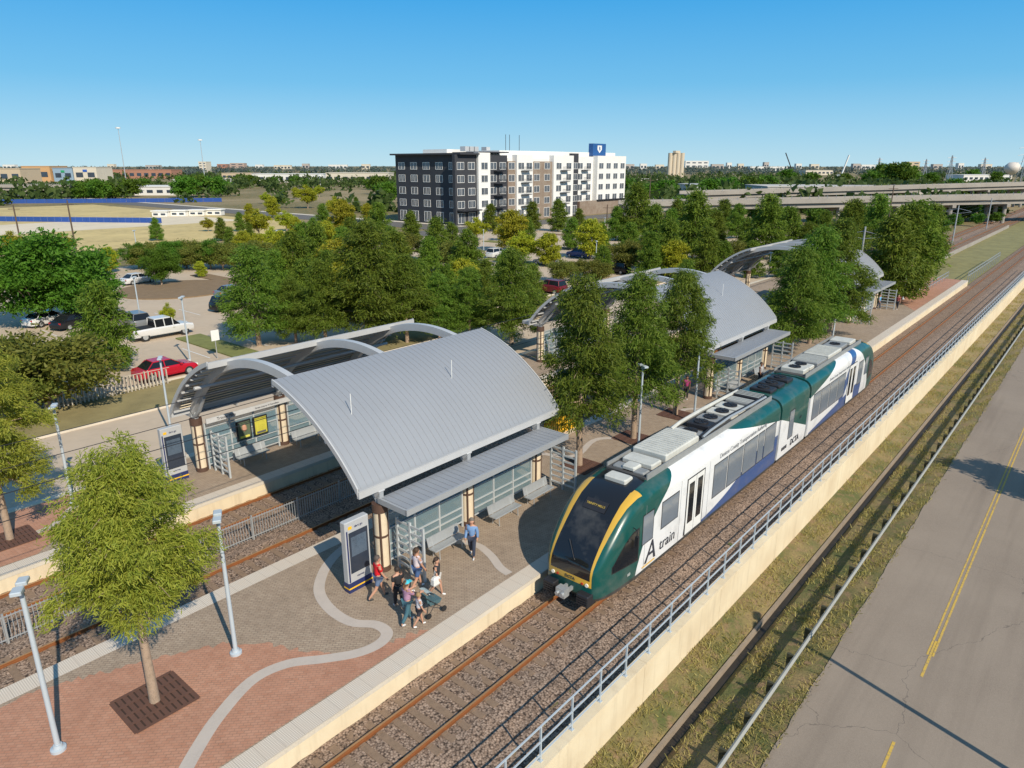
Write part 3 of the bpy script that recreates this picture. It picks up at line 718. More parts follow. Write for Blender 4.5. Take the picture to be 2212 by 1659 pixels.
# ballast
m,nt,bs=newmat('ballast stones');co=coords(nt,'pos')
vo=nt.nodes.new('ShaderNodeTexVoronoi');vo.inputs['Scale'].default_value=15;nt.links.new(co,vo.inputs['Vector'])
hs=nt.nodes.new('ShaderNodeSeparateColor');nt.links.new(vo.outputs['Color'],hs.inputs[0])
a=rgbmix(nt,ramp(nt,noise(nt,co,.5,4),.35,.7),(.36,.235,.16),(.21,.145,.105))
a2=rgbmix(nt,.55,rgbmix(nt,hs.outputs[0],(.14,.09,.06),(.60,.46,.36)),a)
ed=ramp(nt,vo.outputs['Distance'],.35,.85);a2=rgbmix(nt,ed,a2,(.05,.032,.022))
nt.links.new(a2,bs.inputs['Base Color']);bs.inputs['Roughness'].default_value=.95;bump(nt,bs,vo.outputs['Distance'],-.9,.05)
M_bal=m
xs=list(np.arange(-6,62,.35))+list(np.arange(62,130,4))+list(np.arange(130,600,40))
def bz(y,cs):
    d=min(abs(y-c_) for c_ in cs);return -.74 if d<1.5 else -.74-min(.12,(d-1.5)*.12)
def bal(name,y0,y1,cs):
    ys=list(np.arange(y0,y1,.3))+[y1]
    return gridsheet(name,xs,ys,lambda x,y:bz(y,cs)+(random.uniform(-.025,.025) if x<62 else 0),M_bal)
for nm,y0,y1,cs in (('ballast_bed',9.62,14.95,[13.4]),('ballast_bed',23.72,31.08,[25.25,30.])):
    bal(nm,y0,y1,cs)
M_rail=mat('rusty rail',(.26,.10,.035),.65,.25,.25,4);M_railtop=mat('worn rail head',(.42,.24,.11),.45,.35,.2,3)
M_tie=mat('weathered tie',(.22,.15,.10),.9,0,.3,5,30,.5)
def track(yc,lab,xa=-6,xb=420):
    t=thing('railway_track',lab,'railway track',(xa,yc,-.74),'railway tracks')
    for s in (-1,1):
        y=yc+s*.7525;b=MB();b.box(xa,xb,y-.07,y+.07,-.735,-.715);b.box(xa,xb,y-.012,y+.012,-.715,-.64);b.box(xa,xb,y-.036,y+.036,-.64,-.606);o=b.build('rail',M_rail,t)
        b=MB();b.box(xa,xb,y-.03,y+.03,-.606,-.6);b.build('rail_head',M_railtop,o)
    rest=MB()
    for k in range(620):
        x=xa+.3+k*.62
        if x>xb: break
        b=MB() if k<98 else rest
        j=random.uniform(-.02,.02);b.box(x-.115,x+.115,yc-1.3+j,yc+1.3+j,-.86,-.728+random.uniform(-.006,.006))
        for s in (-1,1):
            for q in (-1,1): b.box(x-.09,x+.09,yc+s*.7525+q*.12-.045,yc+s*.7525+q*.12+.045,-.73,-.708)
        if k<98: b.build('tie',M_tie,t)
    o=rest.build('tie',M_tie,t,fix=False);o['kind']='stuff'
track(13.4,'near railway track with rusty rails under the railcar')
track(25.25,'railway track just behind the island platform');track(30.,'railway track along the far side platform')
# platforms
M_pgrey=brickmat('grey brown pavers',(.33,.245,.175),(.41,.32,.235),(.18,.135,.10))
M_pred=brickmat('red pavers',(.44,.205,.125),(.50,.265,.175),(.28,.165,.11))
m,nt,bs=newmat('tactile strip');co=coords(nt,'pos');vo=nt.nodes.new('ShaderNodeTexVoronoi');vo.inputs['Scale'].default_value=16;vo.inputs['Randomness'].default_value=0;nt.links.new(co,vo.inputs['Vector'])
a=rgbmix(nt,ramp(nt,vo.outputs['Distance'],.2,.5),(.76,.68,.58),(.48,.42,.35));a=rgbmix(nt,ramp(nt,noise(nt,co,1.3,5),.4,.8),a,(.58,.49,.40))
sxn=nt.nodes.new('ShaderNodeSeparateXYZ');nt.links.new(co,sxn.inputs[0]);jn=E(nt,sxn.outputs[0]).op('MODULO',.61).lt(.012);a=rgbmix(nt,(jn*.6).o,a,(.25,.21,.17))
nt.links.new(a,bs.inputs['Base Color']);bs.inputs['Roughness'].default_value=.85;bump(nt,bs,vo.outputs['Distance'],-.5,.01);M_tact=m
M_band=mat('pale concrete band',(.47,.41,.36),.9,0,.12,1.5,20,.2,'pos')
def platform(name,x0,x1,y0,y1,strips):
    b=MB();b.box(x0,x1,y0,y1,-.87,-.012)
    struct(b.build(name,M_concw))
    for yy,s in strips:
        b=MB();b.box(x0,x1,min(yy-s*.02,yy+s*.28),max(yy-s*.02,yy+s*.28),-.16,-.0)
        struct(b.build('coping',M_conc))
    rect('paving',x0,x1,y0+.2,y1-.2,.004,M_pgrey)
    for yy,s in strips: rect('tactile_strip',x0,x1,yy+(.0 if s>0 else -.74),yy+(.74 if s>0 else 0),.009,M_tact)
platform('platform',-8,117,14.96,23.7,((14.96,1),(23.7,-1)))
platform('platform',-8,106,31.1,37.2,((31.1,1),))
def rough_edge(P,amp=.14):
    Q=[]
    for a,b in zip(P,P[1:]):
        A=Vector(a[:2]);B=Vector(b[:2]);n=max(1,int((B-A).length/.14));N=Vector((-(B-A).y,(B-A).x)).normalized()
        for k in range(n): q=A.lerp(B,k/n)+N*random.uniform(-amp,amp);Q.append((q.x,q.y))
    Q.append(tuple(P[-1][:2]));return Q
edge=[(g(10,1500).x,22.9)]+[tuple(g(u,v)[:2]) for u,v in ((120,1478),(250,1446),(370,1412),(480,1392),(560,1388),(640,1402),(700,1415),(760,1408),(830,1392),(880,1372))]+[(g(930,1362).x,15.75)]
sheet('red_paving',[(-8,15.75),(-8,22.9)]+rough_edge(edge),.010,M_pred)
for px_ in ([(88,15.75),(92,18),(95,22.9),(117,22.9),(117,15.75)],[(30,15.75),(31,18.2),(36,19),(40,17.5),(42,15.75)],[(-8,31.9),(-8,37),(11.5,37),(9.5,34),(7,31.9)]): sheet('red_paving',px_,.010,M_pred)
def bandpath(pts,w,z):
    P=[Vector((p[0],p[1])) for p in pts];Q=[]
    for i in range(len(P)-1):
        p0,p1,p2,p3=P[max(i-1,0)],P[i],P[i+1],P[min(i+2,len(P)-1)]
        for k in range(6):
            t=k/6;Q.append(.5*((2*p1)+(-p0+p2)*t+(2*p0-5*p1+4*p2-p3)*t*t+(-p0+3*p1-3*p2+p3)*t**3))
    Q.append(P[-1]);b=MB();rg=[]
    for i,q in enumerate(Q):
        d=(Q[min(i+1,len(Q)-1)]-Q[max(i-1,0)]).normalized();n=Vector((-d.y,d.x))*w/2
        rg.append([(q.x+n.x,q.y+n.y,z),(q.x-n.x,q.y-n.y,z)])
    b.loft(rg,False,0,False);o=b.build('concrete_band',M_band,fix=False)
    if o.data.polygons[0].normal.z<0:o.data.flip_normals()
    struct(o)
bandpath([g(u,v) for u,v in ((370,1720),(425,1620),(475,1545),(545,1470),(620,1435),(700,1424),(770,1412),(818,1392),(836,1368),(812,1350),(760,1345),(715,1318),(690,1280),(697,1240),(720,1205),(760,1170))],.42,.016)
bandpath([g(u,v) for u,v in ((930,1190),(985,1172),(1030,1178),(1060,1200),(1080,1226),(1100,1240))],.36,.016)
bandpath([(29,22.5),(30,20.8),(33,21.2),(35,18.5),(38,18),(41,19.8),(43,17)],.36,.016)
bandpath([(2,36.5),(5,34.5),(8,34),(10,35.5),(12.5,33.5)],.36,.016)
M_soil=mat('soil',(.045,.025,.018),.95)
def grate(x,y,lab,s=.85):
    b=MB();N=11
    for k in range(N):
        a=-s+2*s*k/(N-1);b.box(x+a-.065,x+a+.065,y-s,y+s,.02,.034)
    for k in range(5):
        a=-s+2*s*k/4;b.box(x-s-.02,x+s+.02,y+a-.05,y+a+.05,.036,.046)
    o=b.build('tree_grate',mat('rusty grate',(.13,.065,.045),.8,.2,.2,3));tag(o,lab,'tree grate','square iron tree grates')
    sheet('soil',[(x-s+.01,y-s+.01),(x+s-.01,y-s+.01),(x+s-.01,y+s-.01),(x-s+.01,y+s-.01)],.018,M_soil)
# concrete wall & railing
wl=thing('retaining_wall','long cream concrete retaining wall between the near track and the grass verge','wall',(-12,9.5,-2.6))
for x in np.arange(-12,330,6.):
    b=MB();b.box(x,x+5.985,9.38,9.68,-2.6,-.552);o=b.build('wall_panel',M_concw,wl)
    b=MB();b.box(x,x+5.99,9.33,9.73,-.548,-.45);b.build('wall_cap',M_concw,o)
rl=thing('railing','grey steel pipe railing on top of the cream retaining wall','railing',(0,9.55,-.45))
for k in range(92):
    x=2+k*1.5;b=MB();b.box(x-.025,x+.025,9.525,9.575,-.45,.72);b.box(x-.06,x+.06,9.49,9.61,-.449,-.43);b.build('post',M_bluep,rl)
for z in (.74,.2,-.25):
    b=MB();b.box(-5,140,9.53,9.57,z-.02,z+.02);b.build('rail',M_bluep,rl)
b=MB();b.box(-20,300,8.1,8.2,-2.62,-2.36)
struct(b.build('drain_kerb',mat('stained concrete',(.25,.20,.15),.9,0,.3,1.5)))
rect('drain_bed',-20,300,7.86,8.09,-2.6,mat('dark drain strip',(.03,.025,.018),.6,0,.3,2))  # dark strip laid along the drain bottom
gr=thing('guardrail','corrugated steel guardrail with dark posts along the grass verge','guardrail',(0,6,-2.1))
b=MB();pr=[(-.03,-.12),(.03,-.08),(.03,-.04),(-.03,0),(.03,.04),(.03,.08),(-.03,.12)]
rg=[[(x,6.0+py,-1.5+pz) for py,pz in pr]+[(x,6.012+py,-1.5+pz) for py,pz in reversed(pr)] for x in (-10,300)]
b.loft(rg);b.build('beam',mat('weathered galvanised',(.36,.36,.33),.6,.2,.15,2),gr)
for k in range(96):
    x=2+k*1.9;b=MB();b.box(x-.05,x+.05,6.16,6.28,-2.6,-1.42);b.box(x-.04,x+.04,6.05,6.16,-1.6,-1.42);b.build('post',mat('dark timber',(.045,.045,.025),.9,0,.3,8),gr)
# verge grass
rng=np.random.default_rng(3)
def leafmesh(name,C,D,L,Wd,m):
    n=len(C);rv=rng.normal(size=(n,3));Sd=np.cross(D,rv);Sd/=np.linalg.norm(Sd,axis=1)[:,None]+1e-9
    L=np.broadcast_to(np.asarray(L,float).reshape(-1,1),(n,1));Wd=np.broadcast_to(np.asarray(Wd,float).reshape(-1,1),(n,1))
    V=np.empty((n,4,3));V[:,0]=C-Sd*Wd*.5;V[:,1]=C+Sd*Wd*.5;V[:,2]=C+D*L+Sd*Wd*.22;V[:,3]=C+D*L-Sd*Wd*.22
    me=bpy.data.meshes.new(name);me.vertices.add(4*n);me.vertices.foreach_set('co',V.reshape(-1))
    me.loops.add(4*n);me.loops.foreach_set('vertex_index',np.arange(4*n,dtype=np.int32))
    me.polygons.add(n);me.polygons.foreach_set('loop_start',np.arange(0,4*n,4,dtype=np.int32))
    me.update(calc_edges=True);me.materials.append(m);return me
def unit_(a): return a/(np.linalg.norm(a,axis=-1,keepdims=True)+1e-9)
M_gr=leafmat('verge grass',(.30,.21,.08),(.17,.18,.045),(.58,.42,.19),.3)
n=100000;x=4+rng.random(n)**1.7*120;y=5.1+rng.random(n)*4.2
keep=~((y>7.65)&(y<8.25))&(rng.random(n)<.42+.6*np.sin(x*1.3+np.sin(y*2.3)*2+y)*np.cos(x*.37+y*1.9));x=x[keep];y=y[keep];n=len(x)
z=np.interp(y,[p[0] for p in P_],[p[1] for p in P_])-.01
D=unit_(np.stack([rng.normal(0,.8,n),rng.normal(0,.8,n),np.ones(n)],1))
o=bpy.data.objects.new('verge_grass',leafmesh('verge_grass',np.stack([x,y,z],1),D,rng.uniform(.06,.25,n),rng.uniform(.015,.045,n),M_gr));COL.objects.link(o)
o['kind']='stuff';o['label']='dry yellow green grass on the verge beside the wall';o['category']='grass'
# ================= fences
def picket_fence(name,label,pts,h,step,m,post=2.4,rw=.02,zb=0.,grp=None,irr=0.):
    f=thing(name,label,'fence',(pts[0][0],pts[0][1],zb),grp)
    for a_,b_ in zip(pts,pts[1:]):
        A=Vector((a_[0],a_[1],zb));B=Vector((b_[0],b_[1],zb));L=(B-A).length;d=(B-A)/L;n=max(1,int(L/post))
        for k in range(n):
            P0=A+d*L*k/n;P1=A+d*L*(k+1)/n
            b=MB();b.bar(P0,P0+Vector((0,0,h+.06)),.07,.07);b.build('post',m,f)
            b=MB();b.bar(P0+Vector((0,0,h*.93)),P1+Vector((0,0,h*.93)),.04,.04);b.bar(P0+Vector((0,0,h*.15)),P1+Vector((0,0,h*.15)),.04,.04)
            q=(P1-P0).length;c_=step
            while c_<q-.05:
                pp=P0+d*c_;hh=h*(1-random.random()*irr);b.bar(pp+Vector((0,0,.06)),pp+Vector((0,0,hh)),rw,rw*(2.5 if irr else 1));c_+=step
            b.build('fence_panel',m,f)
    return f
picket_fence('track_fence','grey picket fence between the two middle tracks',[(-5,27.5),(31,27.5)],1.15,.13,M_galv,2.4,.022,-.84)
yf=thing('barrier_gate','short yellow steel barrier at the back edge of the island platform','barrier',(30.6,23.5,0))
b=MB();xa=30.6
for k in range(17): b.box(xa+k*.22,xa+k*.22+.09,23.42,23.5,.0,1.1)
b.box(xa,xa+3.62,23.4,23.5,1.05,1.16);b.box(xa,xa+3.62,23.4,23.5,.1,.2);b.build('frame',M_yel,yf)
M_wood=mat('silvered timber',(.44,.39,.32),.9,0,.25,5)
picket_fence('picket_fence','uneven silvery picket fence behind the bus lane',[g(60,897,-.2),g(120,885,-.2),g(370,828,-.2)],1.35,.26,M_wood,3.,.07,-.2,None,.2)
c=thing('fence_sign','small white notice with a purple symbol fixed to the middle track fence','sign',(24.3,27.4,-.2))
b=MB();b.box(24.3,24.62,27.42,27.44,-.2,.35);b.build('plate',M_white,c);b=MB();b.box(24.35,24.57,27.41,27.418,.05,.22);b.build('symbol',mat('purple',(.12,.05,.3),.5),c)
# ================= LAMPS
def lamp(h=5.1):
    c=thing('street_lamp','x','street lamp',(0,0,0),None)
    b=MB();b.lathe([(.2,0),(.2,.09),(.13,.12),(.11,.2)],16);b.build('base',M_bluep,c,True)
    b=MB();b.cyl((0,0,.15),(0,0,h),.075,.06,14);b.build('pole',M_bluep,c,True)
    b=MB();b.bar((-.1,0,h-.02),(.1,0,h-.02),.12,.12);b.bar((-.35,0,h+.06),(.35,0,h+.06),.05,.05);b.build('bracket',M_bluep,c)
    for s in (-1,1):
        b=MB();b.bevbox(min(s*.08,s*.42),max(s*.08,s*.42),-.13,.13,h+.08,h+.18,.02);o=b.build('lamp_head',M_bluep,c)
        b=MB();b.box(min(s*.12,s*.38),max(s*.12,s*.38),-.1,.1,h+.07,h+.079);b.build('lens',M_lens,o)
    return c
lp=lamp()
L=[(g(127,1620),1.,'platform lamp at the bottom left corner of the island platform'),(g(510,1412),.97,'platform lamp between the young tree and the near kiosk'),
(Vector((33.1,18.6,0)),.95,'platform lamp between the first two trees past the nearest canopy'),(Vector((39.2,18.2,0)),.95,'platform lamp beside the third tree past the nearest canopy'),
(Vector((68,18.5,0)),.95,'platform lamp amid the trees before the farthest canopy'),(Vector((95,18.5,0)),.95,'platform lamp past the farthest canopy'),(Vector((104,18.5,0)),.95,'last platform lamp before the ramp'),
(g(158,1090),.95,'lamp at left on the far side platform, nearer the frame edge'),(g(370,935),.9,'lamp on the far side platform beside its kiosk')]
for i,(p,s,l) in enumerate(L):
    o=lp if i==0 else dup(lp);o.location=p;o.scale=(s,s,s);o['label']=l;o['group']='platform lamps';o.rotation_euler=(0,0,RAD(60))
for (u,v,vt,l) in ((412,786,640,'car park lamp beside the white pickup truck'),(305,700,597,'car park lamp behind the white pickup truck'),(299,560,497,'car park lamp at the far left by the hedge'),(532,600,537,'car park lamp above the dark conifers at left'),(604,560,497,'car park lamp just right of the hedge row'),(1045,545,496,'car park lamp below the dark corner of the apartments'),(1287,575,520,'taller car park lamp right of the yellow green trees'),(1305,520,470,'car park lamp below the balconies of the apartments'),(1133,500,462,'small far lamp before the apartment facade'),(1607,525,477,'car park lamp before the overpass'),(1660,600,545,'lamp behind the second canopy'),(1930,640,565,'lamp by the farthest shelter'),(845,560,505,'lamp among the conifers left of the apartments'),(1497,560,505,'lamp above the second canopy')):
    p=g(u,v,-.2);h=ztop(p,vt)+.2;s=h/5.3
    o=dup(lp,p,RAD(45),(max(1.,s*.8),max(1.,s*.8),s),label=l,group='car park lamps')
dup(lp,(22.4,-1.4,-2.05),RAD(30),(1.4,1.4,1.4),label='tall road lamp beside the asphalt road, lower right',group='road lamps')
# ================= CARS
def car(kind,cm):
    c=thing('parked_car','x','car',(0,0,0),'cars in the car park')
    def ringset(T,zb):
        return [[(x,-w*.92,zb),(x,-w,zb+.15),(x,-w,zt-.12),(x,-w*.88,zt),(x,w*.88,zt),(x,w,zt-.12),(x,w,zb+.15),(x,w*.92,zb)] for x,w,zt in T]
    b=MB()
    if kind=='pickup':
        b.loft(ringset([(-2.85,.85,.95),(-2.8,.93,1.1),(-.9,.96,1.15),(1.2,.96,1.15),(2.3,.94,1.1),(2.8,.84,.95)],.42));b.build('body',cm,c,True)
        b=MB();b.box(-2.7,-.85,-.8,.8,1.152,1.16);b.build('bed_liner',M_black,c)
        b=MB();b.loft([[(x,-w,1.12),(x,-w*wt,zt),(x,w*wt,zt),(x,w,1.12)] for x,w,wt,zt in ((-.85,.86,.92,1.2),(-.75,.86,.86,1.82),(.75,.86,.86,1.85),(1.5,.86,.92,1.2))]);b.build('window_glass',M_blackglass,c)
        b=MB();b.bevbox(-.78,.72,-.73,.73,1.84,1.93,.03);b.build('roof',cm,c)
        for x in (-.8,0.05,.85):
            for s in (-1,1): b=MB();b.bar((x,s*.87,1.1),(x-.02,s*.75,1.86),.08,.03);b.build('pillar',cm,c)
        wx=(-1.85,1.85);R_=.4;zl=.9;xe=(2.8,-2.83)
    else:
        hs_=1.0 if kind=='sedan' else 1.18
        b.loft(ringset([(-2.28,.76,.72*hs_),(-2.15,.87,.93*hs_),(-1.2,.91,.98*hs_),(.9,.91,.96*hs_),(1.9,.87,.82*hs_),(2.15,.82,.72*hs_),(2.25,.7,.6)],.27));b.build('body',cm,c,True)
        zt=1.43 if kind=='sedan' else 1.7;xr=-1.75 if kind=='sedan' else -2.1
        b=MB();b.loft([[(x,-w,.92*hs_),(x,-w2,z_),(x,w2,z_),(x,w,.92*hs_)] for x,w,w2,z_ in ((xr,.78,.76,.98*hs_),(xr+.6 if kind=='sedan' else xr+.25,.82,.64,zt-.04),(.25,.82,.64,zt-.02),(1.15,.82,.78,.97*hs_))]);b.build('window_glass',M_blackglass,c)
        b=MB();b.bevbox(xr+(.62 if kind=='sedan' else .27),.22,-.63,.63,zt-.035,zt+.03,.025);b.build('roof',cm,c)
        for x,dx in ((xr+.1,.5 if kind=='sedan' else .18),(-.35,0),(1.0,-.75)):
            for s in (-1,1): b=MB();b.bar((x,s*.835,.95*hs_),(x+dx,s*.655,zt-.01),.07,.03);b.build('pillar',cm,c)
        wx=(-1.4,1.4);R_=.33;zl=.66;xe=(2.22,-2.26)
    for x in wx:
        for s in (-1,1):
            b=MB();b.cyl((x,s*.72,R_),(x,s*.93,R_),R_,n=18);o=b.build('tyre',M_black,c)
            b=MB();b.cyl((x,s*.92,R_),(x,s*.94,R_),R_*.62,n=12);b.build('rim',M_galv,o)
    for s in (-1,1):
        b=MB();b.box(xe[0]-.12,xe[0]+.0,s*.62-.14,s*.62+.14,zl-.06,zl+.08);b.build('headlight',M_lens,c)
        b=MB();b.box(xe[1]-.0,xe[1]+.1,s*.66-.12,s*.66+.12,zl,zl+.18);b.build('taillight',M_red,c)
        b=MB();b.box(.75,.92,s*.98-.07,s*.98+.07,.95,1.08);b.build('mirror',cm,c)
    b=MB();b.box(xe[0]-.04,xe[0]+.02,-.4,.4,.4,.55);b.build('grille',M_dark,c)
    return c
def paint(n,c): return mat(n,c,.22,.15,.05)
PB={'black':paint('black car paint',(.015,.016,.02)),'white':paint('white car paint',(.7,.7,.7)),'red':paint('red car paint',(.5,.01,.03)),'dred':paint('dark red car paint',(.16,.012,.02)),'grey':paint('grey car paint',(.2,.21,.22)),'blue':paint('blue car paint',(.02,.06,.2)),'silver':paint('silver car paint',(.45,.46,.47))}
protos={}
def put(kind,colr,u,v,rz,label,s=1.,p=None):
    p=p or g(u,v,-.15)
    if kind not in protos: protos[kind]=o=car(kind,PB[colr])
    else:
        o=dup(protos[kind])
        for ch in o.children:
            if ch.name.split('.')[0] in('body','roof','pillar','mirror'): ch.data=ch.data.copy();ch.data.materials[0]=PB[colr]
    o.location=p;o.rotation_euler=(0,0,rz);o.scale=(s,s,s);o['label']=label;o['category']='pickup truck' if kind=='pickup' else 'car'
put('sedan','red',360,812,0,'red hatchback parked behind the uneven picket fence')
put('pickup','white',350,727,0,'white pickup truck by the car park lamps')
put('suv','black',500,668,RAD(5),'black suv parked left of the tall conifers')
put('suv','grey',292,708,PI/2,'dark grey car tucked behind the white pickup truck')
put('sedan','white',105,700,RAD(20),'white sedan under the big left hand tree')
put('sedan','black',165,706,RAD(20),'black sedan beside the white sedan under the left tree')
put('sedan','grey',505,640,RAD(5),'grey sedan just behind the black suv')
put('suv','blue',1250,556,PI/2,'blue car in the lot below the apartments')
put('suv','dred',1188,632,PI/2,'dark red car left of the second canopy')
put('sedan','silver',1180,572,PI/2,'silver car beside the yellow green lot trees')
put('suv','white',1075,556,0,'white car between lot trees below the dark facade')
put('sedan','black',1040,580,0,'black car between the conifers behind the nearest canopy')
put('suv','grey',610,585,PI/2,'grey car below the hedge row at centre left')
put('sedan','blue',560,600,PI/2,'blue sedan left of the lot conifers')
put('sedan','silver',1390,545,PI/2,'silver sedan in front of the overpass trees')
put('suv','black',1330,590,PI/2,'black suv by the second canopy arches')
put('sedan','white',300,612,RAD(10),'small white car left of the round kerbed island')
# ================= lots, lanes
M_lot=mat('tan concrete paving',(.48,.385,.285),.9,0,.14,.15,8,.1,'pos',2)
rect('bus_lane',-60,170,37.6,47.,-.17,M_lot)
M_mulch=mat('mulch',(.20,.135,.075),.95,0,.3,1.2,10,.6,'pos')
M_grn=mat('island grass',(.16,.17,.05),.95,0,.4,.8,10,.6,'pos')
rect('planting_bed',-40,170,47.15,53,-.165,mat('rough bed grass',(.23,.19,.085),.95,0,.4,.6,9,.6,'pos'))
rect('car_park',-20,170,53.2,122,-.16,M_lot)
for y0,y1,zt in ((47,47.15,-.04),(37.2,37.6,-.02),(53.02,53.18,-.03)):
    b=MB();b.box(-60,170,y0,y1,-.2,zt);struct(b.build('kerb',M_conc))
for i,X0 in enumerate((12,30,50,70,92,114,136)):
    for j,Y0 in enumerate((60,78,98)):
        if X0==12 and Y0==60: continue
        b=MB();b.box(X0-1.2,X0+1.2,Y0-5,Y0+6,-.16,-.04);struct(b.build('traffic_island',M_grn if (i+j)%2 else M_mulch))
for X0 in range(22,165,11):
    for dx,y0,y1 in ((0,57,62),(-2.75,57,62),(2.75,75,80),(0,75,80),(5.5,57,62)):
        rect('parking_line',X0+dx-.05,X0+dx+.05,y0,y1,-.15,M_white)
p=g(385,625,-.15);b=MB();b.lathe([(7.5,-.02),(7.5,.11),(7.3,.12)],30,c=p);struct(b.build('traffic_island',M_mulch))
M_as2=mat('dark asphalt street',(.13,.12,.11),.9,0,.15,.3,0,0,'pos')
rect('street',126,137,122.5,700,-.16,M_as2);rect('street',100,420,122.5,133,-.155,M_as2)
rect('pavement',137.1,140,134,400,-.12,M_conc)
rect('field',-60,118,150,330,-.17,mat('dry field',(.48,.37,.16),.95,0,.4,.08,3,.3,'pos',.6))
rect('sand',-60,112,200,235,-.16,mat('bare sandy soil',(.62,.53,.39),.95,0,.2,.06,3,.2,'pos',.5))
rect('grass_bank',117.1,420,15.2,23.5,-.86,mat('bank grass',(.20,.18,.07),.95,0,.45,.5,3,.3,'pos'))
c=thing('concrete_wall','low concrete wall beyond the platform end, beside the middle tracks','wall',(118,23.6,-.85))
for k in range(24):
    b=MB();b.box(118+k*5,122.97+k*5,23.4,23.6,-.85,-.1);b.build('wall_panel',M_conc2,c)
# ================= TREES
M_bark=mat('grey brown bark',(.32,.235,.17),.95,0,.3,6,20,.8)
LM={'c':leafmat('cypress leaves',(.042,.092,.012),(.125,.205,.022),(.23,.275,.034)),
    'm':leafmat('platform cypress leaves',(.045,.095,.013),(.125,.205,.024),(.22,.265,.036)),
    'y':leafmat('yellow green leaves',(.15,.20,.014),(.33,.35,.026),(.45,.40,.035)),
    'd':leafmat('dark broad leaves',(.035,.085,.010),(.095,.19,.018),(.14,.23,.025)),
    'b':leafmat('olive brown leaves',(.07,.10,.018),(.17,.19,.035),(.23,.21,.04)),
    'f':leafmat('bright feathery leaves',(.15,.19,.022),(.30,.33,.045),(.42,.38,.07),.45)}
def conifer(H,Rb,z0,nl,nleaf,form='cone',droop=.25,spread=.2,vr=(.62,1.18)):
    br=MB();C=[];D=[]
    br.tube([(0,0,-.1),(.03,.02,H*.3),(-.03,.03,H*.6),(0,0,H*.95)],[H*.016+.03,H*.012+.02,H*.008,.012],9)
    per=nleaf//nl
    for i in range(nl):
        t=(i+.5)/nl;z=z0+(H-z0)*(t**1.05)*.97
        if form=='spire': R=Rb*((1-t)**.62)*min(1,.7+1.3*t)*(1+.08*math.sin(t*17))+.15
        else: R=Rb*math.sqrt(max(.02,1-((t-.36)/.68)**2))
        R*=random.uniform(*vr);a=i*2.39996+random.uniform(-.6,.6)
        up=random.uniform(.1,.5)+(.35*t)
        pts=[(math.cos(a)*R*s,math.sin(a)*R*s,z-.1*R+up*R*s-droop*R*s*s*1.2) for s in (0,.35,.7,1.)]
        br.tube(pts,[.012*H*.3*(1-t)+.012,.02*(1-t)+.01,.012,.006],4)
        pa=np.array(pts);m_=int(per*(.25+1.1*R/Rb))
        nc=max(3,int(6+R*6));cs=rng.random(nc)**.6*.92+.1;ci=rng.integers(0,nc,m_);s=cs[ci]
        P=np.stack([np.interp(s,[0,.35,.7,1.],pa[:,k]) for k in range(3)],1)
        side=np.array([-math.sin(a),math.cos(a),0]);co_=rng.normal(0,.34*R*.6,(nc,1))*side+rng.normal(0,.16,(nc,3))
        P=P+co_[ci]*(.4+.6*(1-abs(s-.6)))[:,None]+rng.normal(0,spread,(m_,3))*np.array([1,1,.75])
        d=unit_(np.array([math.cos(a)*.6,math.sin(a)*.6,-.5])+rng.normal(0,.55,(m_,3)))
        C.append(P);D.append(d)
    return br,np.concatenate(C),np.concatenate(D)
def broad(H,Rb,z0,nl,nleaf,spread):
    br=MB();C=[];D=[];br.tube([(0,0,-.1),(.05,0,z0*.6),(0,.05,z0+.4)],[H*.03,H*.024,H*.016],9)
    zc=(z0+H)/2;hz=(H-z0)/2
    for i in range(nl):
        v=rng.normal(size=3);v/=np.linalg.norm(v);r=rng.random()**.4
        lump=1+.22*math.sin(3*math.atan2(v[1],v[0]))+.12*math.sin(7*v[2])
        c_=np.array([v[0]*Rb*r*lump,v[1]*Rb*r*lump,zc+v[2]*hz*r*.95])
        if i%4==0: br.tube([(0,0,z0*.9),(c_[0]*.5,c_[1]*.5,(z0+c_[2])/2),tuple(c_)],[.07,.04,.012],4)
        m_=nleaf//nl;P=c_+rng.normal(0,spread*Rb,(m_,3))*np.array([1,1,.6]);C.append(P);D.append(unit_(v*.5+rng.normal(0,.8,(m_,3))))
    return br,np.concatenate(C),np.concatenate(D)
TP={}
def tree_proto(key,gen,ll,lw,lm):
    br,C,D=gen
    n=len(C);t=thing('tree','x','tree',(0,0,0))
    br.build('trunk',M_bark,t,True,fix=False)
    me=leafmesh('crown',C,D,rng.uniform(ll*.6,ll*1.2,n),rng.uniform(lw*.7,lw*1.2,n),LM[lm])
    o=bpy.data.objects.new('crown',me);COL.objects.link(o);o.parent=t
    TP[key]=[t,False];return t
tree_proto('front',conifer(8.3,1.95,3.9,60,46000,'oval',.30,.14),.15,.034,'f')
for i in range(3): tree_proto('pla%d'%i,conifer(9.5,2.45,3.0+.2*i,60,30000,'spire',.38,.19,(.62,1.2)),.22,.05,'m')
for i in range(3): tree_proto('mid%d'%i,conifer(9.5,2.6,1.8+.25*i,62,28000,'spire',.34,.2,(.62,1.2)),.25,.06,'m')
for i in range(3): tree_proto('con%d'%i,conifer(9,2.9,.9,50,10500,'spire',.22,.28,(.62,1.2)),.42,.12,'c')
tree_proto('yel0',conifer(8,2.6,1.4,34,7000,'oval',.2,.3),.42,.17,'y')
tree_proto('yel1',broad(7,2.8,1.4,42,6500,.15),.4,.19,'y')
for i in range(2): tree_proto('dark%d'%i,broad(8,4.0,1.4,90,22000,.13),.3,.15,'d')
for i in range(2): tree_proto('brn%d'%i,broad(6,3.4,1.0,60,11000,.14),.3,.15,'b')
tree_proto('fdk0',broad(8,4.2,.6,60,4000,.16),.75,.45,'d')
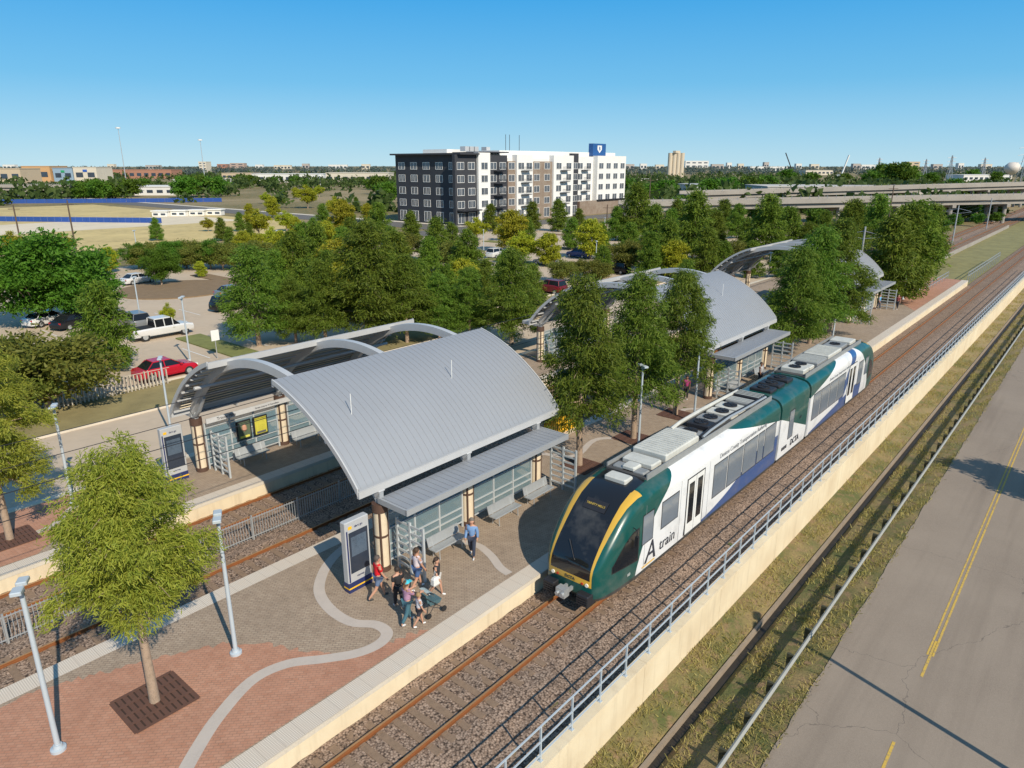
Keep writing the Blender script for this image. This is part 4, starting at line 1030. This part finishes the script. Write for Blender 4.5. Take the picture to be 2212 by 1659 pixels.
tree_proto('left',conifer(9,2.2,3.,54,38000,'oval',.4,.14),.18,.042,'f')
def tree(key,loc,H,label,group=None,wid=1.):
    P,used=TP[key]
    base={'front':8.3,'mid':9.5,'pla':9.5,'con':9,'yel0':8,'yel1':7,'dar':8,'brn':6,'fdk':8,'lef':9}
    h0=next(v for k_,v in base.items() if key.startswith(k_))
    s=H/h0
    if used: o=dup(P)
    else: o=P;TP[key][1]=True
    o.location=loc;o.scale=(s*wid,s*wid,s);o.rotation_euler=(0,0,random.uniform(0,6.28));o['label']=label
    if group: o['group']=group
    elif 'group' in o: del o['group']
    return o
tree('front',g(335,1515),8.0,'young feathery yellow green tree in a square grate in the foreground',None)
grate(*g(335,1515)[:2],'square rusty tree grate under the foreground tree',.9)
tree('pla0',(29.1,19.9,0),10.2,'first platform conifer beyond the nearest canopy');tree('pla1',(34.4,19.7,0),9.8,'middle conifer of the trio between nearest and second canopies');tree('pla2',(39.8,19.8,0),9.4,'third platform conifer, at the near end of the second canopy')
for x,l in ((29.1,'tree grate under the first conifer past the nearest canopy'),(34.4,'tree grate under the middle conifer of the trio'),(39.8,'tree grate under the conifer at the second canopy')): grate(x,19.8,l)
for x,h,l in ((60,9.2,'conifer at the far end of the second canopy'),(65,10.5,'tall conifer midway between the second and farthest canopies'),(70.5,10.8,'conifer hiding the arches of the farthest canopy')): tree('mid%d'%(int(x)%3),(x,19.6,0),h,l,wid=1.15)
for x,h,l in ((92,10,'conifer right behind the farthest canopy'),(98,11,'middle conifer past the farthest canopy'),(104,11.2,'last platform conifer before the ramp')): tree('con%d'%(int(x)%3),(x,20,0),h,l,wid=1.15)
tree('left',g(22,1165),ztop(g(22,1165),755),'tall feathery tree cut by the left frame edge on the far side platform');grate(*g(25,1165)[:2],'square tree grate at the left frame edge')
def T(key,u,v,vt,label,group=None,wid=1.):
    p=g(u,v,-.2);tree(key,p,max(2.,ztop(p,vt)+.2),label,group,wid)
T('dark0',90,705,505,'big dark rounded tree at the left edge of the car park',None,1.25)
T('con0',238,800,608,'conifer standing behind the silvery picket fence',None,1.0)
T('brn0',110,890,715,'broad olive tree behind the picket fence at far left',None,1.3)
T('dark1',190,700,570,'dark tree between the left edge tree and the white pickup',None,1.)
T('brn1',10,900,735,'olive tree cut by the left edge behind the bus lane',None,1.2)
T('yel1',368,716,655,'small sapling beside the white pickup truck',None,.55)
T('dark0',350,618,535,'round tree on the kerbed car park island',None,.85)
G1='conifers between the bus lane and the car park'
for k,(u,v,vt,w_,nm) in enumerate(((560,748,528,1.3,'leftmost'),(640,742,598,1.25,'low, second from left'),(705,748,560,1.2,'third from left'),(800,745,474,1.3,'tallest, behind the nearest canopy'),(880,740,550,1.3,'above the nearest canopy crown'),(950,735,590,1.3,'just right of the canopy crown'),(1015,735,575,1.2,'behind the right end of the nearest roof'),(1105,745,535,1.25,'broad, left of the platform trio'))):
    T('mid%d'%(k%3),u,v,vt,'conifer in the row behind the bus lane, '+nm,G1,w_)
zones=[('con',640,640,500),('con',690,600,480),('yel0',735,640,520),('con',600,650,540),('con',745,600,490),('con',860,650,500),('con',820,530,437),('con',890,525,455),('con',945,570,468),('con',1010,600,495),('brn',985,590,520),('con',1060,500,440),('yel0',1105,545,455),('con',1150,500,435),('con',1205,500,430),('yel1',1130,570,500),('yel0',1185,575,505),('con',1235,540,470),('yel0',1275,560,475),('con',1330,520,445),('con',1372,520,395),('brn',1345,590,520),('con',1412,540,440),('con',1445,540,450),('con',1495,560,412),('con',1540,545,455),('yel0',1455,600,520),('brn',1250,600,560),('con',1400,600,500),('con',1560,600,520),('con',1650,560,420),('con',1610,540,470),('con',1700,550,448),('brn',1580,580,520),('con',1775,530,455),('con',1830,560,430),('con',1885,540,420),('con',1740,560,480),('con',1950,540,450),('con',2000,560,440),('con',1300,540,480),('yel1',1090,520,480),('brn',1290,610,560),('con',780,600,500),('con',910,640,560),('yel0',840,620,550),('con',1440,590,470),('con',1520,600,490),
 ('con',665,690,560),('con',715,680,540),('yel0',760,690,560),('con',840,690,540),('con',905,690,560),('con',965,680,570),('con',1045,690,580),('con',1090,660,570),('yel0',1000,650,560),('con',615,610,520),('con',660,575,480),('yel0',705,560,480),('con',760,555,470),('con',850,590,490),('con',930,610,510),('con',1090,610,540),('brn',870,560,500),('con',1050,640,560),('con',975,545,480),('yel1',1030,520,470),('con',1460,510,430),('con',1590,515,440),('con',1560,500,430),('con',1360,560,480),('con',1300,600,530),('con',1480,640,560),('con',1140,530,470),
 ('con',1150,660,570),('brn',1215,610,560),('con',1120,690,590),('con',1010,700,590),('con',1250,500,450),('con',1620,600,520),('con',1680,600,520),('yel0',1500,530,470),('con',1540,520,450),('brn',1390,570,515)]
wh=['in the lot left of the apartments','in the lot below the dark apartment corner','in the lot below the white facade','behind the second canopy','near the overpass']
for k,(ty,u,v,vt) in enumerate(zones):
    z_=0 if u<830 else 1 if u<1060 else 2 if u<1330 else 3 if u<1600 else 4
    kk=ty if ty[-1].isdigit() else ty+str(k%(3 if ty=='con' else 2))
    T(kk,u,v,vt,{'c':'pointed green conifer ','b':'rounded olive tree ','y':'bright yellow green tree '}[ty[0]]+wh[z_],{'c':'conifers ','b':'olive trees ','y':'yellow green trees '}[ty[0]]+wh[z_],1.1)
for k in range(11):
    u=300+k*26;T(('dark%d' if k%3==0 else 'brn%d')%(k%2),u,585-k*.8+random.uniform(-4,4),520+random.uniform(-4,6),'rounded olive tree in the hedge row at left','hedge row trees',1.1)
for k,(u,v,vt) in enumerate(((520,500,458),(560,512,452),(590,470,425),(610,440,410),(640,520,470),(665,450,400),(700,500,440),(725,470,425),(742,512,432),(760,490,450),(655,560,500),(590,540,490),(480,520,470),(450,500,470),(530,560,500),(340,520,470),(240,590,535),(30,560,500),(80,575,520),(140,560,505),(435,600,565),(500,540,490),(560,560,505),(620,500,455),(680,530,470),(575,440,415),(540,470,440),(770,455,425),(640,430,405),(690,425,400),(715,540,480),(745,545,490),(610,560,500),(540,520,480),(795,480,440),(800,520,470))):
    T('yel%d'%(k%2) if k%3 else 'con%d'%(k%2),u,v,vt,'street tree in the avenue left of the apartments' if u>440 else 'small tree on the field edge at left','avenue trees' if u>440 else 'field edge trees',1.)
for k,(u,v,vt) in enumerate(((180,432,395),(215,432,388),(250,430,392),(205,428,385),(160,425,390),(285,425,385),(310,410,385),(400,428,380),(430,425,376),(465,425,380),(415,415,378),(520,400,376),(545,402,378),(640,402,380),(590,400,382),(660,405,385),(820,420,380),(800,410,385),(835,440,392),(1350,430,385),(1400,440,395),(1440,430,388),(1530,432,385),(1570,425,382),(1610,420,380),(1650,415,378),(1910,400,352),(1940,405,350),(1960,400,358),(1880,402,368),(1700,395,365),(1750,400,372),(2060,420,385),(2100,440,395),(2150,470,425),(2080,460,425),(2120,465,430),(2040,460,420),(2150,395,370),(2100,390,365),(1480,470,420),(1560,480,440),(1640,480,430),(1690,490,445),(1760,490,450),(1850,490,440),(1580,470,430),(2185,430,398),(2010,400,372),(1820,398,374),(2060,490,462),(2110,484,460),(2150,480,458),(2030,505,470),(2080,475,448))):
    T('fdk0',u,v,vt,'dark rounded background tree '+('left of the apartments' if u<860 else 'right of the apartments'),'background trees '+('left' if u<860 else 'right'),1.)
tree('yel1',(45.5,-4.5,-2.05),8,'slender tree beside the asphalt road at right',None,.6)
def wood(name,lab,d0,d1,n,m,sz,leaves):
    th=rng.uniform(az-RAD(42),az+RAD(42),n);d=d0*(d1/d0)**rng.random(n)
    x=np.cos(th)*d;y=np.sin(th)*d
    keep=(np.sin(x*.011+2)+np.sin(y*.013+x*.004)+rng.normal(0,.6,n))>-.6
    keep&=~((x<150)&(y<350))&~((y<40)&(y>-12))&~((x>120)&(x<240)&(y<175))
    x=x[keep];y=y[keep];k=len(x)
    R_=rng.uniform(.7,1.3,k)*sz
    ci=np.repeat(np.arange(k),leaves)
    v=unit_(rng.normal(size=(k*leaves,3)));v[:,2]=abs(v[:,2])
    C=np.stack([x[ci],y[ci],np.zeros(k*leaves)],1)+v*R_[ci][:,None]*np.array([1,1,1.25])*(.6+.5*rng.random((k*leaves,1)))
    me=leafmesh(name,C,unit_(rng.normal(size=C.shape)),R_[ci]*.4,R_[ci]*.35,m)
    o=bpy.data.objects.new(name,me);COL.objects.link(o);o['kind']='stuff';o['label']=lab;o['category']='woodland'
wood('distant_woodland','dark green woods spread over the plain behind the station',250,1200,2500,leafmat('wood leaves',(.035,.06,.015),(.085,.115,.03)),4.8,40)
wood('horizon_woodland','hazy blue green tree belt along the horizon',1200,6500,4000,leafmat('haze tinted leaves',(.09,.125,.12),(.13,.17,.15)),7.5,20)  # distance haze painted into the bluish leaf colour
# ================= FAR BUILDINGS
def farbox(name,label,cat,u0,u1,vb,vt,col,trim=None,rows=1,depth=30,strip=None,grp=None):
    p=g((u0+u1)/2,vb,-.2)
    pl=g(u0,vb,-.2);pr_=g(u1,vb,-.2);W=(pr_-pl).length;h=ztop(p,vt)+.2
    r=thing(name,label,cat,(0,0,0),grp)
    b=MB();b.box(-W/2,W/2,0,depth,0,h);b.build('wall',mat('wall %s'%(col,),col,.85,0,.1,.1),r)
    b=MB();b.box(-W/2-.3,W/2+.3,-.3,depth+.3,h,h+max(.3,h*.05));b.build('roof',mat('trim %s'%((trim or col),),trim or col,.8,0,.1,.1),r)
    n=max(2,min(14,int(W/max(5,h*.8))))
    for rr in range(rows):
        z0=h*(rr+.3)/rows
        for k in range(n):
            b=MB();xx=-W/2+W*(k+.5)/n;b.box(xx-W/n*.3,xx+W/n*.3,-.12,-.02,z0,z0+h*.35/rows);b.build('window',M_pane,r)
    if strip:
        b=MB();b.box(-W*.08,W*.1,-.5,-.15,h*.70,h*.86);b.build('sign_band',mat('band %s'%(strip,),strip,.6),r)
    r.location=p;r.rotation_euler=(0,0,math.atan2(pr_.y-pl.y,pr_.x-pl.x));return r
tan=(.5,.4,.28);cream=(.6,.54,.44);brick=(.36,.18,.12);wht=(.66,.65,.62)
FB=[(0,48,395,365,tan,'tan store at the far left horizon',1,None),(52,112,392,360,(.55,.33,.16),'orange and tan store with pale entrance',1,(.6,.6,.55)),(118,160,392,364,(.25,.35,.45),'blue grey cinema building',1,(.02,.3,.12)),(162,212,392,362,cream,'cream store with a blue sign',1,(.03,.1,.4)),(216,372,386,367,brick,'long low brick shopping building',1,None),(545,700,394,376,wht,'long white warehouse in the distance',1,None),(705,840,396,374,cream,'cream warehouse left of the apartments',1,None),(480,545,388,374,tan,'low tan hall beyond the trees',1,None),(431,447,372,350,cream,'slim hotel tower on the left skyline',4,None),(470,490,368,355,brick,'small brick office on the left skyline',2,None),(498,528,367,353,(.4,.3,.25),'brown office block on the left skyline',3,None),(375,480,400,388,wht,'white low strip building behind the field',1,None),(250,400,422,404,wht,'white flat building beyond the blue fence',1,None),
(1655,1840,440,404,(.50,.47,.43),'left half of the long pale warehouse by the overpass',1,(.4,.02,.05)),(1842,2045,438,405,(.46,.42,.38),'right half of the pale warehouse by the overpass',1,None),(1490,1560,420,400,(.42,.42,.42),'grey roofed hall right of the apartments',1,None),(1345,1420,402,388,cream,'cream shed just right of the apartments',1,None),(1480,1530,362,348,wht,'white block right of the silos',2,None),(1955,1985,368,350,tan,'tan mid rise on the right skyline',3,None),(2080,2180,392,378,wht,'white shed near the water tower',1,None),(1740,1800,378,368,cream,'cream shed on the right skyline',1,None),(1620,1700,370,360,wht,'pale shed beneath the crane',1,None)]
for u0,u1,vb,vt,c_,l,rows,sg in FB: farbox('distant_building',l,'building',u0,u1,vb,vt,c_,None,rows,30,sg)
for k,(u,w_,h_) in enumerate(((20,26,6),(240,14,7),(330,30,5),(560,16,6),(610,36,5),(660,14,8),(730,40,6),(790,18,7),(1360,20,7),(1390,14,8),(1425,18,6),(1550,26,7),(1575,10,10),(1600,12,8),(1655,10,11),(1725,12,8),(1760,18,7),(1850,16,8),(1875,30,6),(1930,12,9),(2025,20,7),(2075,12,9),(2130,24,7))):
    farbox('distant_building','tiny pale block on the far skyline '+('left of the apartments' if u<850 else 'right of the apartments'),'building',u-w_/2,u+w_/2,366,366-h_-4,[wht,cream,(.4,.36,.33)][k%3],None,1,20,None,'tiny skyline blocks '+('left' if u<850 else 'right'))
for u0,u1,vb,vt,l in ((0,350,478,467,'long blue fabric fence across the dry field, nearer one'),(0,480,440,431,'long blue fabric fence across the field, farther one')):
    A=g(u0-30,vb,-.2);B=g(u1,vb+(4 if vb>450 else -4),-.2);h=ztop(g(200,vb,-.2),vt)+.2
    f=thing('construction_fence',l,'fence',A);d=(B-A)
    for k in range(12):
        b=MB();b.bar(A+d*k/12+Vector((0,0,h/2)),A+d*(k+.985)/12+Vector((0,0,h/2)),.1,h);b.build('fence_panel',mat('blue fabric',(.02,.07,.28),.8,0,.25,.1),f)
    for k in range(25): b=MB();b.cyl(A+d*k/25,A+d*k/25+Vector((0,0,h+.3)),.06,n=5);b.build('post',M_galv,f)
for k,(u,v) in enumerate(((345,468),(385,467),(425,466),(462,465))):
    farbox('trailer','white site trailer, %s of the row beyond the dry field'%['first','second','third','last'][k],'trailer',u-16,u+16,v,v-11,(.75,.74,.7),None,1,3)
p=g(1458,385,-.2);si=thing('grain_silo','cluster of tall pale concrete silos on the skyline right of the apartments','silo',p)
pr_=(g(1476,385,-.2)-g(1442,385,-.2));w=pr_.length;h=ztop(p,330)
for k in range(4):
    q=p+pr_*((k-1.5)/4);b=MB();b.cyl(q,q+Vector((0,0,h)),w/7.,n=16);b.build('silo',mat('silo concrete',(.55,.47,.36),.9,0,.1,.05),si,True)
b=MB();b.box(p.x-w*.3,p.x+w*.3,p.y-w*.1,p.y+w*.1,h-.2,h+w*.12);b.build('headhouse',MC['silo concrete'],si)
p=g(2180,398,-.2);h=ztop(p,350);wt=thing('water_tower','pale spheroid water tower at the right edge of the skyline','water tower',p)
b=MB();r_=(g(2196,398,-.2)-g(2164,398,-.2)).length/2
b.lathe([(.1,h),(r_*.5,h-.06*r_),(r_*.9,h-.45*r_),(r_,h-.8*r_),(r_*.85,h-1.15*r_),(r_*.3,h-1.6*r_),(.1,h-1.7*r_)],20,c=(p.x,p.y,0));b.build('tank',mat('tank paint',(.62,.56,.5),.6),wt,True)
b=MB();b.cyl((p.x,p.y,0),(p.x,p.y,h-1.5*r_),r_*.16,n=12);b.build('stem',MC['tank paint'],wt)
def lattice(u,v,vt,label):
    p=g(u,v,-.2);h=ztop(p,vt);t=thing('transmission_tower',label,'pylon',p,None);th=max(.12,p.length/3000)
    w0=h*.11;b=MB()
    R2=Vector((sa,-ca,0));F2=Vector((ca,sa,0))
    lev=[0,.3,.55,.75,.9,1.];ww=[1,.62,.4,.25,.2,.05]
    for sx_ in (-1,1):
        for sy_ in (-1,1):
            b.tube([p+R2*w0*w_*sx_+F2*w0*w_*sy_+Vector((0,0,h*l)) for l,w_ in zip(lev,ww)],th,4)
    for (l0,a0),(l1,a1) in zip(zip(lev,ww),zip(lev[1:],ww[1:])):
        for s in (-1,1):
            b.tube([p+R2*w0*a0*s-F2*w0*a0+Vector((0,0,h*l0)),p-R2*w0*a1*s-F2*w0*a1+Vector((0,0,h*l1))],th*.7,4)
    b.build('lattice_body',M_steel,t,fix=False)
    for l in (.62,.76,.9):
        b=MB();b.tube([p-R2*h*.17+Vector((0,0,h*l)),p+Vector((0,0,h*(l+.03))),p+R2*h*.17+Vector((0,0,h*l))],th,4);b.build('cross_arm',M_steel,t,fix=False)
for u,v,vt,l in ((2200,420,308,'large lattice pylon at the right frame edge'),(2048,392,335,'lattice pylon left of the water tower'),(1995,385,343,'small lattice pylon on the right skyline'),(2120,388,340,'lattice pylon between two larger ones near the water tower'),(1895,380,340,'faint lattice pylon above the pale warehouse')): lattice(u,v,vt,l)
for u,v,vt,dx,l in ((1712,378,330,-20,'dark construction crane leaning left on the skyline'),(1815,390,335,12,'white crane boom left of the right hand pylons')):
    p=g(u,v,-.2);h=ztop(p,vt);c=thing('crane',l,'crane',p);q=g(u+dx,v,-.2);b=MB();b.box(p.x-4,p.x+4,p.y-3,p.y+3,0,6);b.build('cab',M_dark if dx<0 else M_white,c)
    b=MB();b.tube([p+Vector((0,0,4)),Vector((q.x,q.y,h))],.9,5);b.build('boom',M_dark if dx<0 else M_white,c)
for u,v,vt,l in ((274,400,276,'tallest high mast light pole on the left'),(444,398,302,'second high mast light pole on the left'),(692,400,378,'short mast by the white warehouse')):
    p=g(u,v,-.2);h=ztop(p,vt);c=thing('high_mast_light',l,'light mast',p);b=MB();b.cyl(p,p+Vector((0,0,h)),.4,.2,8);b.build('pole',M_galv,c);b=MB();b.cyl((p.x,p.y,h-.6),(p.x,p.y,h+.4),1.8,n=12);b.build('lamp_ring',M_white,c)
for u,v,vt,l in ((1400,480,382,'wooden utility pole right of the apartments'),(1915,505,398,'tall dark utility pole before the overpass'),(1310,500,440,'utility pole before the apartments'),(48,540,440,'utility pole at the far left by the field'),(165,545,430,'utility pole left of the hedge row'),(2010,545,470,'utility pole by the bridge'),(1640,500,430,'utility pole near the pale warehouse')):
    p=g(u,v,-.2);h=ztop(p,vt);c=thing('utility_pole',l,'utility pole',p);b=MB();b.cyl(p,p+Vector((0,0,h)),.17,.12,8);b.build('pole',mat('utility wood',(.1,.07,.05),.9),c);b=MB();b.bar(p+Vector((-1.1*sa,1.1*ca,h-.8)),p+Vector((1.1*sa,-1.1*ca,h-.8)),.12,.12);b.build('cross_arm',MC['utility wood'],c)
def overpass(label,A,B,z0,z1,wd,th,n,par=1.):
    o=thing('overpass',label,'bridge',(A.x,A.y,-.2));d=(B-A);L=d.length;dn=d/L;nn_=Vector((-dn.y,dn.x,0))
    P0=Vector((A.x,A.y,z0));P1=Vector((B.x,B.y,z1))
    def slab(nm,off,w,zl,zh,m):
        b=MB();b.loft([[P+nn_*(off-w/2)+Vector((0,0,zl)),P+nn_*(off+w/2)+Vector((0,0,zl)),P+nn_*(off+w/2)+Vector((0,0,zh)),P+nn_*(off-w/2)+Vector((0,0,zh))] for P in (P0,P1)]);return b.build(nm,m,o)
    slab('deck',0,wd,-.25,0,M_conc2)
    for k in range(3): slab('girder',-wd/2+1.1+(wd-2.2)*k/2,.6,-th,-.252,M_conc2)
    for s in (-1,1): slab('parapet',s*(wd/2-.15),.3,.002,par,M_conc2)
    for k in range(60):
        b=MB();q=P0.lerp(P1,(k+.5)/60)-nn_*(wd/2-.15);b.box(q.x-.05,q.x+.05,q.y-.05,q.y+.05,q.z+par,q.z+par+.8);b.build('fence_post',M_steel,o)
    for k in range(n):
        q=P0.lerp(P1,(k+.5)/n);b=MB()
        for s in (-1,0,1): b.cyl(Vector((q.x,q.y,-.9))+nn_*s*wd*.33,Vector((q.x,q.y,q.z-th-.8))+nn_*s*wd*.33,.55,n=12)
        b.bar(Vector((q.x,q.y,q.z-th-.4))-nn_*wd*.46,Vector((q.x,q.y,q.z-th-.4))+nn_*wd*.46,1.2,.8);b.build('pier',M_conc2,o)
overpass('long concrete road overpass crossing above the tracks at right',g(1345,486,-.2),g(2420,472,-.2),5.2,6.6,10,1.5,9)
overpass('second overpass ramp running behind the long road overpass',g(1480,462,-.2),g(2300,440,-.2),6.2,8.2,9,1.5,9)
overpass('elevated highway at the far left',g(-80,432,-.2),g(172,425,-.2),5.8,4.8,14,1.6,5)
for k,x in enumerate((110,146,182,230)):
    c=thing('catenary_mast','overhead line mast between the middle tracks, %s past the platform'%['first','second','third','farthest'][k],'mast',(x,27.6,-.8),'overhead line masts')
    b=MB();b.cyl((x,27.6,-.8),(x,27.6,7.2),.16,.12,10);b.build('pole',M_steel,c)
    for s in (-1,1):
        b=MB();b.tube([(x,27.6,6.6),(x,27.6+s*2.5,6.0)],.04,5);b.tube([(x,27.6,5.5),(x,27.6+s*2.5,5.9)],.04,5);b.build('bracket_arm',M_steel,c)
for y,l in ((25.25,'over the track behind the island platform'),(30.,'over the track by the far side platform')):
    for z,n_ in ((4.7,'contact'),(5.6,'carrier')):
        b=MB();b.cyl((-20,y,z),(300,y,z),.016,n=4);o=b.build('overhead_wire',M_dark,fix=False);tag(o,n_+' wire '+l,'wire')
for k,(x0,x1,y) in enumerate(((100,116,21.5),(103,117,17.5),(118,150,15.2))):
    f=thing('ramp_railing',['grey railing on the far edge of the platform end','grey railing around the platform ramp','long railing beyond the platform end'][k],'railing',(x0,y,0))
    for z in (.5,1.): b=MB();b.box(x0,x1,y-.03,y+.03,z-.03,z+.03);b.build('rail',M_galv,f)
    for q in np.arange(x0,x1+.1,2.): b=MB();b.box(q-.03,q+.03,y-.035,y+.035,(-.7 if k==2 else 0),1.03);b.build('post',M_galv,f)
p=g(470,775,-.2);c=thing('road_sign','small white sign on a post left of the leftmost row conifer','sign',p);b=MB();b.cyl(p,p+Vector((0,0,2.3)),.04,n=6);b.build('post',M_galv,c);b=MB();b.box(p.x-.35,p.x+.35,p.y-.08,p.y-.045,1.4,2.3);b.build('plate',M_white,c)
# ================= LIGHT, WORLD, CAMERA
el=RAD(37);dv=Vector((.29*math.cos(el),.957*math.cos(el),-math.sin(el)))
sl=bpy.data.lights.new('sun','SUN');sl.energy=5.;sl.angle=RAD(.5);sl.color=(1,.90,.74)
so_=bpy.data.objects.new('sun',sl);COL.objects.link(so_);so_.rotation_euler=dv.to_track_quat('-Z','Y').to_euler()
wd=bpy.data.worlds.new('World');S.world=wd;wd.use_nodes=True;nt=wd.node_tree
sk=nt.nodes.new('ShaderNodeTexSky');sk.sky_type='NISHITA';sk.sun_disc=False;sk.sun_elevation=el;sk.sun_rotation=math.atan2(-.29,-.957)
sk.air_density=1.;sk.dust_density=0.;sk.ozone_density=1.5
tc=nt.nodes.new('ShaderNodeTexCoord');sx=nt.nodes.new('ShaderNodeSeparateXYZ');nt.links.new(tc.outputs['Generated'],sx.inputs[0])
cr=nt.nodes.new('ShaderNodeValToRGB');nt.links.new(sx.outputs[2],cr.inputs[0])
el_=cr.color_ramp.elements;K1=1/.11
for pos,col in ((0.,(.42,.70,.86)),(.04,(.30,.62,.86)),(.10,(.135,.50,.84)),(.20,(.035,.38,.82)),(.45,(.09,.29,.58)),(1.,(.14,.25,.42))):
    e=el_.new(pos) if pos not in (0.,1.) else el_[0 if pos==0. else len(el_)-1]
    e.color=(*col,1)
scl=nt.nodes.new('ShaderNodeVectorMath');scl.operation='SCALE';scl.inputs['Scale'].default_value=K1;nt.links.new(cr.outputs[0],scl.inputs[0])
mxn=rgbmix(nt,.9,sk.outputs[0],scl.outputs[0])
nt.links.new(mxn,nt.nodes['Background'].inputs[0]);nt.nodes['Background'].inputs[1].default_value=.11
S.view_settings.view_transform='Standard';S.view_settings.look='None';S.view_settings.exposure=0
cd=bpy.data.cameras.new('camera');cam=bpy.data.objects.new('camera',cd);COL.objects.link(cam)
cd.sensor_width=36;cd.lens=F_/2212*36;cd.clip_end=14000;cd.clip_start=.1
cam.location=(0,0,HC);cam.rotation_euler=(PI/2-pitch,0,az-PI/2)
S.camera=cam
